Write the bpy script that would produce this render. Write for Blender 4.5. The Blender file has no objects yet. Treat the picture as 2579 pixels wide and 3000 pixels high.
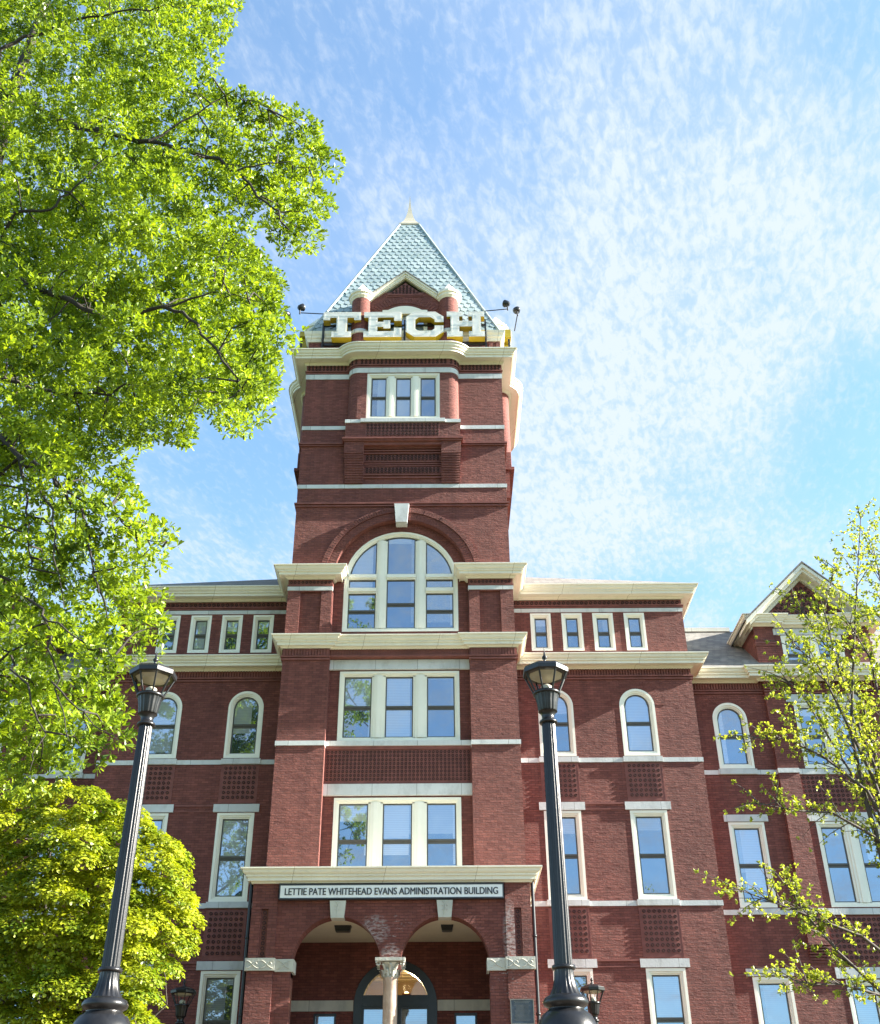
import bpy, math, random
import numpy as np
from math import sin, cos, pi, radians, sqrt, atan2
random.seed(7); rng = np.random.default_rng(7)
scene = bpy.context.scene
col = scene.collection

# ------------------------------------------------------------------ camera, sky, sun
CAM = (1.30, -31.3, 1.6); PITCH = radians(32.3); ROLL = radians(-0.35); FPX = 2206.0
cd = bpy.data.cameras.new("camera"); cam = bpy.data.objects.new("camera", cd); col.objects.link(cam)
cd.sensor_fit = 'HORIZONTAL'; cd.sensor_width = 36.0; cd.lens = 36.0*FPX/1781.0
cd.clip_start = 0.1; cd.clip_end = 3000
from mathutils import Matrix, Vector
cam.matrix_world = Matrix.Translation(CAM) @ Matrix.Rotation(pi/2+PITCH, 4, 'X') @ Matrix.Rotation(ROLL, 4, 'Z')
scene.camera = cam

SUN_EL = radians(25.5); SUN_AZ = radians(3.2)          # azimuth measured from +X towards -Y
sdir = Vector((cos(SUN_EL)*cos(SUN_AZ), -cos(SUN_EL)*sin(SUN_AZ), sin(SUN_EL)))
sl = bpy.data.lights.new("sun", 'SUN'); so = bpy.data.objects.new("sun", sl); col.objects.link(so)
sl.energy = 5.0; sl.angle = radians(0.5); sl.color = (1.0, 0.93, 0.82)
so.rotation_euler = sdir.to_track_quat('Z', 'Y').to_euler(); so.location = (40, -20, 40)

world = bpy.data.worlds.new("World"); scene.world = world; world.use_nodes = True
wn = world.node_tree.nodes; wl = world.node_tree.links; wn.clear()
def N(t, **k):
    n = wn.new(t)
    for a, b in k.items(): setattr(n, a, b)
    return n
wout = N('ShaderNodeOutputWorld'); wbg = N('ShaderNodeBackground'); wl.new(wbg.outputs[0], wout.inputs[0])
sky = N('ShaderNodeTexSky'); sky.sky_type = 'NISHITA'; sky.sun_disc = False
sky.sun_elevation = SUN_EL; sky.sun_rotation = radians(90)+SUN_AZ
sky.air_density = 1.0; sky.dust_density = 0.6; sky.ozone_density = 1.6
wbg.inputs[1].default_value = 0.060
tc = N('ShaderNodeTexCoord'); sx = N('ShaderNodeSeparateXYZ'); wl.new(tc.outputs['Generated'], sx.inputs[0])
def M(op, a, b=None, clamp=False):
    n = N('ShaderNodeMath', operation=op); n.use_clamp = clamp
    for i, v in enumerate((a, b)):
        if v is None: continue
        if isinstance(v, (int, float)): n.inputs[i].default_value = v
        else: wl.new(v, n.inputs[i])
    return n.outputs[0]
zz = M('MAXIMUM', sx.outputs[2], 0.06)
px = M('DIVIDE', sx.outputs[0], zz); py = M('DIVIDE', sx.outputs[1], zz)   # cloud layer at unit height
def cvec(ax, ay, rot=0.0, off=(0, 0)):
    c, s = cos(rot), sin(rot)
    u = M('ADD', M('MULTIPLY', px, c*ax), M('MULTIPLY', py, s*ax)); v = M('ADD', M('MULTIPLY', px, -s*ay), M('MULTIPLY', py, c*ay))
    cb = N('ShaderNodeCombineXYZ'); wl.new(M('ADD', u, off[0]), cb.inputs[0]); wl.new(M('ADD', v, off[1]), cb.inputs[1]); return cb.outputs[0]
def noise(vec, scale, detail, rough=0.55, dist=0.0):
    n = N('ShaderNodeTexNoise'); wl.new(vec, n.inputs['Vector']); n.inputs['Scale'].default_value = scale
    n.inputs['Detail'].default_value = detail; n.inputs['Roughness'].default_value = rough; n.inputs['Distortion'].default_value = dist
    return n.outputs[0]
def ramp(v, lo, hi):
    n = N('ShaderNodeMapRange', interpolation_type='SMOOTHSTEP'); wl.new(v, n.inputs[0])
    n.inputs[1].default_value = lo; n.inputs[2].default_value = hi; return n.outputs[0]
small = noise(cvec(1.25, 0.55, -0.25), 66.0, 4.0, 0.62, 0.3)
midn = noise(cvec(1.2, 0.6, -0.3, (5.0, 1.0)), 16.0, 3.0, 0.55, 0.3)
big = noise(cvec(1, 0.8, -0.3, (3.1, 1.7)), 1.9, 3.0, 0.5)
veil = noise(cvec(1.5, 0.5, -0.25, (7.0, 2.0)), 4.0, 5.0, 0.6, 0.3)
def blob(cx, cy, r):            # a soft thicker or thinner place in the cloud layer
    d = M('SQRT', M('ADD', M('POWER', M('SUBTRACT', px, cx), 2.0), M('POWER', M('SUBTRACT', py, cy), 2.0)))
    return ramp(M('DIVIDE', d, r), 1.0, 0.0)
dens = M('ADD', M('MULTIPLY', big, 0.55), M('MULTIPLY', veil, 0.45))
BLOBS = [(0.38, 1.05, 0.55, 0.16), (0.30, 1.45, 0.45, 0.10), (0.62, 0.92, 0.25, 0.10), (0.15, 1.75, 0.35, 0.07), (-0.28, 0.72, 0.32, -0.12), (-0.33, 1.5, 0.33, -0.13),
         (0.68, 1.22, 0.2, -0.16), (0.33, 1.93, 0.22, -0.14), (0.85, 1.9, 0.4, 0.05), (0.80, 1.0, 0.6, 0.05)]
for bx, by, br, bw in BLOBS:
    dens = M('ADD', dens, M('MULTIPLY', blob(bx, by, br), bw))
cover = ramp(dens, 0.30, 0.77)
cells = ramp(M('ADD', M('ADD', M('MULTIPLY', small, 0.7), M('MULTIPLY', midn, 0.3)), M('MULTIPLY', M('SUBTRACT', cover, 0.5), 0.14)), 0.40, 0.68)
cl = M('ADD', M('ADD', M('MULTIPLY', cover, 0.50), 0.10), M('MULTIPLY', cells, M('ADD', M('MULTIPLY', cover, 0.30), 0.26)), True)
haze_f = M('MULTIPLY', ramp(sx.outputs[2], 0.9, 0.05), 0.35)
cl = M('MAXIMUM', M('MULTIPLY', cl, 0.93), haze_f)
mixc = N('ShaderNodeMix', data_type='RGBA'); wl.new(cl, mixc.inputs[0]); 
tint = N('ShaderNodeMix', data_type='RGBA', blend_type='MULTIPLY'); tint.inputs[0].default_value = 1.0
wl.new(sky.outputs[0], tint.inputs[6]); tint.inputs[7].default_value = (0.98, 1.31, 1.42, 1)
wl.new(tint.outputs[2], mixc.inputs[6]); mixc.inputs[7].default_value = (2.82, 3.16, 3.55, 1)
wl.new(mixc.outputs[2], wbg.inputs[0])

vs = scene.view_settings; vs.view_transform = 'Standard'; vs.look = 'None'; vs.gamma = 1.0; vs.exposure = 2.38
try: vs.use_curve_mapping = False
except Exception: pass

# ------------------------------------------------------------------ materials
MATS = {}
class NT:
    def __init__(s, name):
        s.m = bpy.data.materials.new(name); s.m.use_nodes = True; s.t = s.m.node_tree; s.t.nodes.clear()
        s.out = s.t.nodes.new('ShaderNodeOutputMaterial')
    def n(s, t, ins=None, **k):
        n = s.t.nodes.new(t)
        for a, b in k.items(): setattr(n, a, b)
        for a, b in (ins or {}).items(): s.set(n.inputs[a], b)
        return n
    def set(s, sock, v):
        if isinstance(v, bpy.types.NodeSocket): s.t.links.new(v, sock)
        elif isinstance(v, tuple) and len(v) == 3 and sock.type == 'RGBA': sock.default_value = (*v, 1)
        else: sock.default_value = v
    def math(s, op, a, b=0.0, clamp=False):
        n = s.n('ShaderNodeMath', operation=op); n.use_clamp = clamp; s.set(n.inputs[0], a); s.set(n.inputs[1], b); return n.outputs[0]
    def noise(s, vec, scale, detail=3.0, rough=0.55):
        n = s.n('ShaderNodeTexNoise', {'Scale': scale, 'Detail': detail, 'Roughness': rough})
        if vec is not None: s.t.links.new(vec, n.inputs['Vector'])
        return n.outputs[0]
    def range(s, v, lo, hi, a=0.0, b=1.0):
        n = s.n('ShaderNodeMapRange'); s.set(n.inputs[0], v)
        for i, q in ((1, lo), (2, hi), (3, a), (4, b)): n.inputs[i].default_value = q
        return n.outputs[0]
    def mix(s, f, a, b, blend='MIX'):
        n = s.n('ShaderNodeMix', data_type='RGBA', blend_type=blend); s.set(n.inputs[0], f); s.set(n.inputs[6], a); s.set(n.inputs[7], b); return n.outputs[2]
    def pos(s): return s.n('ShaderNodeNewGeometry').outputs['Position']
    def bump(s, h, strength, dist):
        return s.n('ShaderNodeBump', {'Height': h, 'Strength': strength, 'Distance': dist}).outputs[0]
    def bsdf(s, colr, rough, normal=None, **k):
        b = s.n('ShaderNodeBsdfPrincipled'); s.set(b.inputs['Base Color'], colr); s.set(b.inputs['Roughness'], rough)
        if normal is not None: s.set(b.inputs['Normal'], normal)
        for a, v in k.items(): s.set(b.inputs[a.replace('_', ' ')], v)
        s.t.links.new(b.outputs[0], s.out.inputs[0]); return b

def brick_mat(name, salt=(), c1=(.156, .045, .035), c2=(.236, .073, .055), mort=(.092, .029, .025), relief=1.0):
    t = NT(name); g = t.n('ShaderNodeNewGeometry'); p = t.n('ShaderNodeSeparateXYZ', {0: g.outputs['Position']}); nn = t.n('ShaderNodeSeparateXYZ', {0: g.outputs['True Normal']})
    ax = t.math('ABSOLUTE', nn.outputs[0]); side = t.math('GREATER_THAN', ax, 0.72); flat = t.math('GREATER_THAN', t.math('ABSOLUTE', nn.outputs[2]), 0.75)
    u = t.math('ADD', t.math('MULTIPLY', p.outputs[0], t.math('SUBTRACT', 1.0, side)), t.math('MULTIPLY', p.outputs[1], side))
    v = t.math('ADD', t.math('MULTIPLY', p.outputs[2], t.math('SUBTRACT', 1.0, flat)), t.math('MULTIPLY', p.outputs[1], flat))
    wob = t.math('MULTIPLY', t.math('SUBTRACT', t.noise(g.outputs['Position'], 9.0, 2.0), 0.5), 0.014)
    v = t.math('ADD', v, wob)
    cb = t.n('ShaderNodeCombineXYZ', {0: u, 1: v})
    b = t.n('ShaderNodeTexBrick', {'Vector': cb.outputs[0], 'Color1': c1, 'Color2': c2, 'Mortar': mort, 'Scale': 1.0, 'Mortar Size': 0.006, 'Mortar Smooth': 0.35, 'Bias': -0.1, 'Brick Width': 0.215, 'Row Height': 0.073})
    b.offset = 0.5
    # each brick its own height for the bump
    h = t.n('ShaderNodeTexBrick', {'Vector': cb.outputs[0], 'Color1': (.25, .25, .25), 'Color2': (1, 1, 1), 'Mortar': (0, 0, 0), 'Scale': 1.0, 'Mortar Size': 0.006, 'Mortar Smooth': 0.6, 'Bias': 0.0, 'Brick Width': 0.215, 'Row Height': 0.073})
    h.offset = 0.5
    stretch = t.n('ShaderNodeMapping', {'Vector': cb.outputs[0], 'Scale': (1.0, 2.6, 1.0)})
    fine = t.noise(stretch.outputs[0], 14.0, 4.0, 0.65); lowf = t.noise(g.outputs['Position'], 0.55, 4.0, 0.6); mid = t.noise(stretch.outputs[0], 3.5, 4.0, 0.6)
    c = t.mix(1.0, b.outputs[0], t.range(mid, 0.25, 0.75, 0.82, 1.16), 'MULTIPLY')
    streak = t.n('ShaderNodeMapping', {'Vector': g.outputs['Position'], 'Scale': (3.2, 3.2, .22)}); c = t.mix(1.0, c, t.range(t.noise(streak.outputs[0], 1.0, 5.0, .65), .35, .7, 1.08, .80), 'MULTIPLY')
    c = t.mix(1.0, c, t.range(lowf, 0.3, 0.7, 0.82, 1.14), 'MULTIPLY')
    dark = t.range(t.noise(stretch.outputs[0], 8.0, 2.0), 0.60, 0.74, 0.0, 0.36)
    c = t.mix(dark, c, (.085, .034, .034))
    for (sxx, szz, rx, rz, amt) in salt:
        dx = t.math('DIVIDE', t.math('SUBTRACT', p.outputs[0], sxx), rx); dz = t.math('DIVIDE', t.math('SUBTRACT', p.outputs[2], szz), rz)
        d = t.math('ADD', t.math('POWER', dx, 2.0), t.math('POWER', dz, 2.0))
        m = t.math('MULTIPLY', t.range(d, 1.0, 0.35), t.range(t.noise(stretch.outputs[0], 6.5, 5.0, 0.7), 0.60-amt*.18, 0.68-amt*.14))
        brk = t.range(b.outputs['Fac'], 0.0, 1.0, .62, 1.0); c = t.mix(t.math('MULTIPLY', m, t.math('MULTIPLY', brk, .72)), c, (.48, .43, .42))
    ledge = t.n('ShaderNodeMapping', {'Vector': cb.outputs[0], 'Scale': (.9, 2.4, 1.0)}); rough_ = t.range(t.noise(ledge.outputs[0], 5.0, 3.0, .6), .42, .66)
    proud = t.range(h.outputs[0], .35, .95)
    hh = t.math('ADD', t.math('ADD', t.math('MULTIPLY', proud, 0.8), t.math('MULTIPLY', fine, 0.55)), t.math('MULTIPLY', rough_, .30))
    t.bsdf(c, 0.85, t.bump(hh, 0.9*relief, 0.034*relief)); MATS[name] = t.m
brick_mat('brick')
brick_mat('porch_brick', salt=((-.42, 7.40, .42, .40, .85), (0.0, 6.85, .26, .22, .9), (-.1, 7.15, .3, .3, .2), (.25, 7.5, .3, .3, .2), (3.0, 7.25, .20, .95, 1.0), (2.75, 6.2, .4, .35, .1), (3.2, 5.6, .5, .9, .0)))
def simple(name, c, rough=0.6, var=0.15, nscale=2.5, bump=0.0, bscale=30.0, metal=0.0, **k):
    t = NT(name); p = t.pos()
    v = t.noise(p, nscale, 4.0, 0.6)
    cc = t.mix(1.0, c, t.range(v, 0.3, 0.7, 1-var, 1+var), 'MULTIPLY')
    nrm = t.bump(t.noise(p, bscale, 4.0), 1.0, bump) if bump else None
    t.bsdf(cc, rough, nrm, Metallic=metal, **k); MATS[name] = t.m
def paint_mat():
    t = NT('cream_paint'); p = t.pos(); mp = t.n('ShaderNodeMapping', {'Vector': p, 'Scale': (5.0, 5.0, .7)}); sp = t.n('ShaderNodeSeparateXYZ', {0: p})
    g = t.range(t.noise(mp.outputs[0], 1.5, 6.0, .7), .55, .82, 0, .42); c = t.mix(g, (.80, .755, .625), (.42, .38, .27))
    c = t.mix(1.0, c, t.range(t.noise(p, .8, 3.0), .3, .7, .93, 1.05), 'MULTIPLY')
    cb = t.n('ShaderNodeCombineXYZ', {0: t.math('ADD', sp.outputs[0], t.math('MULTIPLY', sp.outputs[1], .37)), 1: 0.5})
    b = t.n('ShaderNodeTexBrick', {'Vector': cb.outputs[0], 'Color1': (1,1,1), 'Color2': (.94,.94,.94), 'Mortar': (.55,.5,.42), 'Scale': 1.0, 'Mortar Size': .007, 'Brick Width': 2.35, 'Row Height': 90.0})
    c = t.mix(1.0, c, b.outputs[0], 'MULTIPLY'); t.bsdf(c, .5, t.bump(t.noise(p, 5.0, 4.0), .6, .004)); MATS['cream_paint'] = t.m
paint_mat()
simple('window_paint', (.84, .81, .70), 0.45, 0.04, 1.5)
simple('terracotta', (.190, .062, .050), 0.75, 0.22, 3.0, 0.004, 40.0)
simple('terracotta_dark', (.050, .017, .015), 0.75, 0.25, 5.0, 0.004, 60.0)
simple('bronze_sash', (.075, .068, .055), 0.45, 0.1, 3.0)
simple('black_metal', (.012, .013, .016), 0.38, 0.3, 8.0, 0.001, 60.0)
simple('lamp_paint', (.011, .011, .012), 0.30, 0.35, 12.0, 0.0010, 55.0, 0.0, Specular_IOR_Level=0.42)
simple('letter_white', (.70, .70, .66), 0.4, 0.10, 5.0)
simple('letter_gold', (.42, .30, .015), 0.45, 0.10, 3.0)
simple('sign_white', (.82, .82, .80), 0.4, 0.03, 2.0)
simple('sign_ink', (.03, .035, .045), 0.5, 0.1)
simple('plaque_bronze', (.045, .060, .080), 0.4, 0.3, 9.0, 0.002, 50.0)
simple('plaque_relief', (.16, .16, .14), 0.4, 0.2, 9.0)
simple('ceiling_plaster', (.66, .58, .42), 0.8, 0.05)
simple('wood_bark', (.032, .026, .021), 0.9, 0.35, 6.0, 0.02, 18.0)
simple('twig_bark', (.06, .048, .04), 0.85, 0.3, 6.0, 0.004, 40.0)
simple('concrete', (.36, .34, .31), 0.9, 0.15, 1.2, 0.004, 25.0)
simple('finial_paint', (.46, .42, .32), 0.5, 0.05)
simple('bounce_paving', (.125, .088, .052), 0.9, 0.15, 1.2, 0.004, 25.0)  # warm tan chosen for the light it bounces up onto the soffits
simple('lens', (.42, .40, .31), 0.5, 0.1)
simple('copper', (.30, .14, .07), 0.4, 0.2, 4.0, 0, 30, 0.6)
simple('lobby_wall', (.28, .20, .12), 0.8, 0.08)
def stone_mat(name, c, var, stain):
    t = NT(name); p = t.pos(); mp = t.n('ShaderNodeMapping', {'Vector': p, 'Scale': (1, 1, .5)})
    v = t.noise(mp.outputs[0], 3.0, 6.0, 0.65); w = t.noise(p, 1.1, 3.0)
    cc = t.mix(t.range(v, 0.48, 0.75, 0, stain), c, (.30, .30, .28)); cc = t.mix(1.0, cc, t.range(w, .3, .7, 1-var, 1+var), 'MULTIPLY')
    sp = t.n('ShaderNodeSeparateXYZ', {0: p}); cb = t.n('ShaderNodeCombineXYZ', {0: t.math('ADD', sp.outputs[0], t.math('MULTIPLY', sp.outputs[1], .37)), 1: t.math('ADD', 40.0, t.math('MULTIPLY', sp.outputs[2], .001))})
    b = t.n('ShaderNodeTexBrick', {'Vector': cb.outputs[0], 'Color1': (1,1,1), 'Color2': (.88,.88,.88), 'Mortar': (.5,.5,.48), 'Scale': 1.0, 'Mortar Size': .008, 'Brick Width': 1.32, 'Row Height': 90.0})
    cc = t.mix(1.0, cc, b.outputs[0], 'MULTIPLY')
    t.bsdf(cc, 0.75, t.bump(t.noise(p, 22.0, 5.0), 1.0, 0.006)); MATS[name] = t.m
stone_mat('limestone', (.60, .61, .60), .06, .55)
stone_mat('carved_stone', (.52, .51, .44), .10, .7)
def marble_mat():
    t = NT('pink_marble'); p = t.pos(); mp = t.n('ShaderNodeMapping', {'Vector': p, 'Scale': (3, 3, .8)})
    v = t.noise(mp.outputs[0], 2.2, 6.0, 0.65); cc = t.mix(t.range(v, .35, .7), (.56, .44, .35), (.30, .20, .15))
    cc = t.mix(t.range(t.noise(p, 7.0, 4.0), .55, .75, 0, .6), cc, (.60, .55, .47))
    t.bsdf(cc, 0.5); MATS['pink_marble'] = t.m
marble_mat()
def roof_mat(name, c1, c2):
    t = NT(name); p = t.pos(); s = t.n('ShaderNodeSeparateXYZ', {0: p})
    cb = t.n('ShaderNodeCombineXYZ', {0: t.math('ADD', s.outputs[0], t.math('MULTIPLY', s.outputs[1], .6)), 1: s.outputs[2]})
    b = t.n('ShaderNodeTexBrick', {'Vector': cb.outputs[0], 'Color1': c1, 'Color2': c2, 'Mortar': tuple(x*.5 for x in c1), 'Scale': 1.0, 'Mortar Size': .008, 'Brick Width': .25, 'Row Height': .11})
    c = t.mix(1.0, b.outputs[0], t.range(t.noise(p, 1.5, 4.0), .3, .7, .8, 1.2), 'MULTIPLY')
    t.bsdf(c, 0.9, t.bump(b.outputs[0], .6, .02)); MATS[name] = t.m
roof_mat('shingle', (.15, .145, .135), (.25, .235, .205))
def tile_mat():
    t = NT('mint_tile'); g = t.n('ShaderNodeNewGeometry'); r = g.outputs['Random Per Island']; p = g.outputs['Position']
    mp = t.n('ShaderNodeMapping', {'Vector': p, 'Scale': (2.4, 2.4, .35)})
    c = t.mix(t.range(r, 0, 1), (.26, .34, .345), (.35, .42, .425)); st = t.range(t.noise(mp.outputs[0], 1.6, 5.0, .6), .54, .72, 0, .55)
    c = t.mix(st, c, (.24, .32, .30)); t.bsdf(c, 0.42, Metallic=0.15); MATS['mint_tile'] = t.m
tile_mat()
simple('mint_metal', (.30, .36, .345), 0.5, 0.12, 1.5)
simple('tile_seam', (.22, .31, .32), 0.6, 0.1, 2.0)
def glass_mat(name, dark, refl, rcol=(.66, .80, .97)):
    t = NT(name); info = t.n('ShaderNodeObjectInfo').outputs['Random']; p = t.pos()
    nb = t.bump(t.noise(p, 1.3, 1.0), 0.5, 0.0035)
    gl = t.n('ShaderNodeBsdfGlossy', {'Color': rcol, 'Roughness': 0.015, 'Normal': nb})
    s = t.n('ShaderNodeSeparateXYZ', {0: p}); wv = t.math('SINE', t.math('MULTIPLY', s.outputs[2], 120.0))
    gen = t.n('ShaderNodeSeparateXYZ', {0: t.n('ShaderNodeTexCoord').outputs['Generated']})
    cell = t.math('ADD', t.math('MULTIPLY', info, 57.0), t.math('MULTIPLY', t.math('FLOOR', t.math('MULTIPLY', t.math('ADD', s.outputs[0], 30.43), .78)), 12.9))
    h1 = t.math('FRACT', t.math('MULTIPLY', t.math('SINE', cell), 43.758)); h2 = t.math('FRACT', t.math('MULTIPLY', t.math('SINE', t.math('ADD', cell, 4.1)), 91.7))
    blind = t.mix(t.range(wv, -1, 1, .0, .5), (.50, .53, .56), (.32, .34, .37))
    drop = t.math('SUBTRACT', 1.02, t.math('MULTIPLY', h1, 1.25)); has = t.math('GREATER_THAN', gen.outputs[2], drop); has = t.math('MULTIPLY', has, t.range(h2, .0, 1.0, .15, .9))
    room = t.mix(t.range(t.noise(p, 1.7, 3.0), .45, .65), dark, (.075, .085, .085))
    base = t.mix(has, room, blind)
    df = t.n('ShaderNodeBsdfDiffuse', {'Color': base})
    lw = t.n('ShaderNodeFresnel', {'IOR': 1.5}).outputs[0]
    f = t.math('ADD', refl, t.math('MULTIPLY', lw, 0.8), True)
    mx = t.n('ShaderNodeMixShader', {0: f}); t.t.links.new(df.outputs[0], mx.inputs[1]); t.t.links.new(gl.outputs[0], mx.inputs[2]); t.t.links.new(mx.outputs[0], t.out.inputs[0]); MATS[name] = t.m
glass_mat('glass', (.030, .045, .060), .36)
def clear_glass():
    t = NT('clear_glass'); tr = t.n('ShaderNodeBsdfTransparent', {'Color': (.85, .87, .84)}); gl = t.n('ShaderNodeBsdfGlossy', {'Roughness': .01, 'Color': (.9, .95, 1.0)})
    f = t.math('ADD', .0, t.n('ShaderNodeFresnel', {'IOR': 1.5}).outputs[0], True); mx = t.n('ShaderNodeMixShader', {0: f})
    t.t.links.new(tr.outputs[0], mx.inputs[1]); t.t.links.new(gl.outputs[0], mx.inputs[2]); t.t.links.new(mx.outputs[0], t.out.inputs[0]); MATS['clear_glass'] = t.m
clear_glass()
def leaf_mat(name, ca, cb, trans, tcol):
    t = NT(name); g = t.n('ShaderNodeNewGeometry'); r = g.outputs['Random Per Island']
    big = t.range(t.noise(g.outputs['Position'], 1.1, 3.0), .38, .57)  # clump-sized green variation; its dark end paints shaded pockets into the leaf colour
    c = t.mix(t.math('ADD', t.math('MULTIPLY', r, .50), t.math('MULTIPLY', big, .50)), ca, cb)
    pb = t.n('ShaderNodeBsdfPrincipled', {'Base Color': c, 'Roughness': .42, 'Specular IOR Level': .45})
    tl = t.n('ShaderNodeBsdfTranslucent', {'Color': t.mix(1.0, c, tcol, 'MULTIPLY')})
    mx = t.n('ShaderNodeMixShader', {0: trans}); t.t.links.new(pb.outputs[0], mx.inputs[1]); t.t.links.new(tl.outputs[0], mx.inputs[2]); t.t.links.new(mx.outputs[0], t.out.inputs[0]); MATS[name] = t.m
leaf_mat('oak_leaf', (.024, .070, .006), (.31, .42, .028), .40, (1.6, 1.5, .6))
leaf_mat('maple_leaf', (.07, .14, .008), (.42, .45, .025), .34, (1.5, 1.45, .5))
leaf_mat('young_leaf', (.13, .18, .02), (.36, .39, .05), .48, (1.5, 1.5, .8))
def ground_mat():
    t = NT('grass'); p = t.pos(); c = t.mix(t.range(t.noise(p, 3.0, 6.0), .35, .65), (.03, .045, .014), (.055, .075, .02))
    t.bsdf(c, .95, t.bump(t.noise(p, 40.0, 3.0), 1.0, .03)); MATS['grass'] = t.m
ground_mat()
def lit(name, c, s):
    t = NT(name); e = t.n('ShaderNodeEmission', {'Color': c, 'Strength': s}); t.t.links.new(e.outputs[0], t.out.inputs[0]); MATS[name] = t.m
lit('lamp_glow', (1.0, .68, .30), 2.5)

# ------------------------------------------------------------------ mesh helpers
class MB:
    def __init__(s): s.v = []; s.f = []; s.sm = []; s.pieces = []; s.mi = []; s.cur = 0
    def add(s, vs, fs, smooth=False):
        o = len(s.v); s.pieces.append((o, o+len(vs), len(s.f), len(s.f)+len(fs))); s.v += [tuple(v) for v in vs]; s.f += [tuple(i+o for i in f) for f in fs]; s.sm += [smooth]*len(fs); s.mi += [s.cur]*len(fs)
    def box(s, x0, x1, y0, y1, z0, z1):
        x0, x1 = min(x0, x1), max(x0, x1); y0, y1 = min(y0, y1), max(y0, y1); z0, z1 = min(z0, z1), max(z0, z1)
        s.add([(x0,y0,z0),(x1,y0,z0),(x1,y1,z0),(x0,y1,z0),(x0,y0,z1),(x1,y0,z1),(x1,y1,z1),(x0,y1,z1)],
              [(0,3,2,1),(4,5,6,7),(0,1,5,4),(1,2,6,5),(2,3,7,6),(3,0,4,7)])
    def prism(s, poly, y0, y1):                 # polygon in XZ, extruded along Y
        n = len(poly); a = sum(poly[i][0]*poly[(i+1)%n][1]-poly[(i+1)%n][0]*poly[i][1] for i in range(n))
        if a < 0: poly = poly[::-1]
        s.add([(x,y0,z) for x,z in poly]+[(x,y1,z) for x,z in poly], [tuple(range(n)), tuple(range(2*n-1,n-1,-1))]+[(i,i+n,(i+1)%n+n,(i+1)%n) for i in range(n)])
    def prism_z(s, poly, z0, z1, smooth=False):
        n = len(poly)
        s.add([(x,y,z0) for x,y in poly]+[(x,y,z1) for x,y in poly], [tuple(range(n-1,-1,-1)), tuple(range(n,2*n))])
        s.add([(x,y,z0) for x,y in poly]+[(x,y,z1) for x,y in poly], [(i,(i+1)%n,(i+1)%n+n,i+n) for i in range(n)], smooth)
    def ring(s, outer, inner, y0, y1, closed=True):   # frame between two outlines in XZ
        n = len(outer); m = n if closed else n-1
        V = [(x,y0,z) for x,z in outer]+[(x,y0,z) for x,z in inner]+[(x,y1,z) for x,z in outer]+[(x,y1,z) for x,z in inner]
        F = []
        for i in range(m):
            j = (i+1)%n
            F += [(i,j,n+j,n+i), (n+i,n+j,3*n+j,3*n+i), (i,2*n+i,2*n+j,j), (2*n+i,3*n+i,3*n+j,2*n+j)]
        if not closed: F += [(0,n,3*n,2*n),(n-1,2*n+n-1,4*n-1,2*n-1)]
        s.add(V, F)
    def loft(s, rings, closed=True, smooth=False, caps=False):   # rings: list of equal-length point lists
        n = len(rings[0]); V = [p for r in rings for p in r]; F = []
        m = n if closed else n-1
        for k in range(len(rings)-1):
            for i in range(m):
                j = (i+1)%n; F.append((k*n+i, k*n+j, (k+1)*n+j, (k+1)*n+i))
        if caps: s.add(rings[0], [tuple(range(n-1,-1,-1))]); s.add(rings[-1], [tuple(range(n))])
        s.add(V, F, smooth)
    def lathe(s, c, prof, seg=24, smooth=True, flute=0, fd=0.0, frange=None, rot=0.0):
        rings = []
        for k, (r, z) in enumerate(prof):
            rr = []
            for i in range(seg):
                a = 2*pi*i/seg+rot; q = r
                if flute and (frange is None or frange[0] <= k <= frange[1]): q = r - fd*abs(cos(flute*a/2))**0.6
                rr.append((c[0]+q*cos(a), c[1]+q*sin(a), c[2]+z))
            rings.append(rr)
        s.loft(rings, True, smooth, True)
    def tube(s, pts, rad, seg=6, smooth=True):
        pts = [Vector(p) for p in pts]; rings = []; up = None
        for i, p in enumerate(pts):
            d = (pts[min(i+1,len(pts)-1)]-pts[max(i-1,0)])
            if d.length < 1e-6: d = Vector((0,0,1))
            d.normalize()
            if up is None: up = d.orthogonal().normalized()
            a = (up - d*up.dot(d)); a = a.normalized() if a.length > 1e-4 else d.orthogonal().normalized(); up = a
            b = d.cross(a); r = rad[i] if hasattr(rad, '__len__') else rad
            rings.append([tuple(p + a*(r*cos(2*pi*k/seg)) + b*(r*sin(2*pi*k/seg))) for k in range(seg)])
        s.loft(rings, True, smooth, True)
    def dot(s, c, n, ro=.042, ri=.022, h=.022, seg=10):           # a small moulded ring standing on a wall (n horizontal unit)
        u = (-n[1], n[0]); V = []
        for (r, o) in ((ro,0),(ro*.93,h),(ri*1.15,h),(ri,0.002)):
            for k in range(seg):
                a = 2*pi*k/seg; V.append((c[0]+u[0]*r*cos(a)+n[0]*o, c[1]+u[1]*r*cos(a)+n[1]*o, c[2]+r*sin(a)))
        F = []
        for q in range(3):
            for k in range(seg): j = (k+1)%seg; F.append((q*seg+k,q*seg+j,(q+1)*seg+j,(q+1)*seg+k))
        s.add(V, F)
    def build(s, name, mat, parent=None, mats=None, fm=None):
        me = bpy.data.meshes.new(name); me.from_pydata(s.v, [], s.f)
        me.polygons.foreach_set('use_smooth', s.sm)
        me.materials.append(MATS[mat])
        if any(s.mi): me.materials.append(MATS['terracotta_dark']); me.polygons.foreach_set('material_index', s.mi)
        me.update()
        o = bpy.data.objects.new(name, me); col.objects.link(o)
        if parent is not None: o.parent = parent
        return o
def root(name, loc, label, cat, group=None):
    o = bpy.data.objects.new(name, None); col.objects.link(o); o.location = loc; o.empty_display_size = .3
    o['label'] = label; o['category'] = cat
    if group: o['group'] = group
    return o
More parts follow.
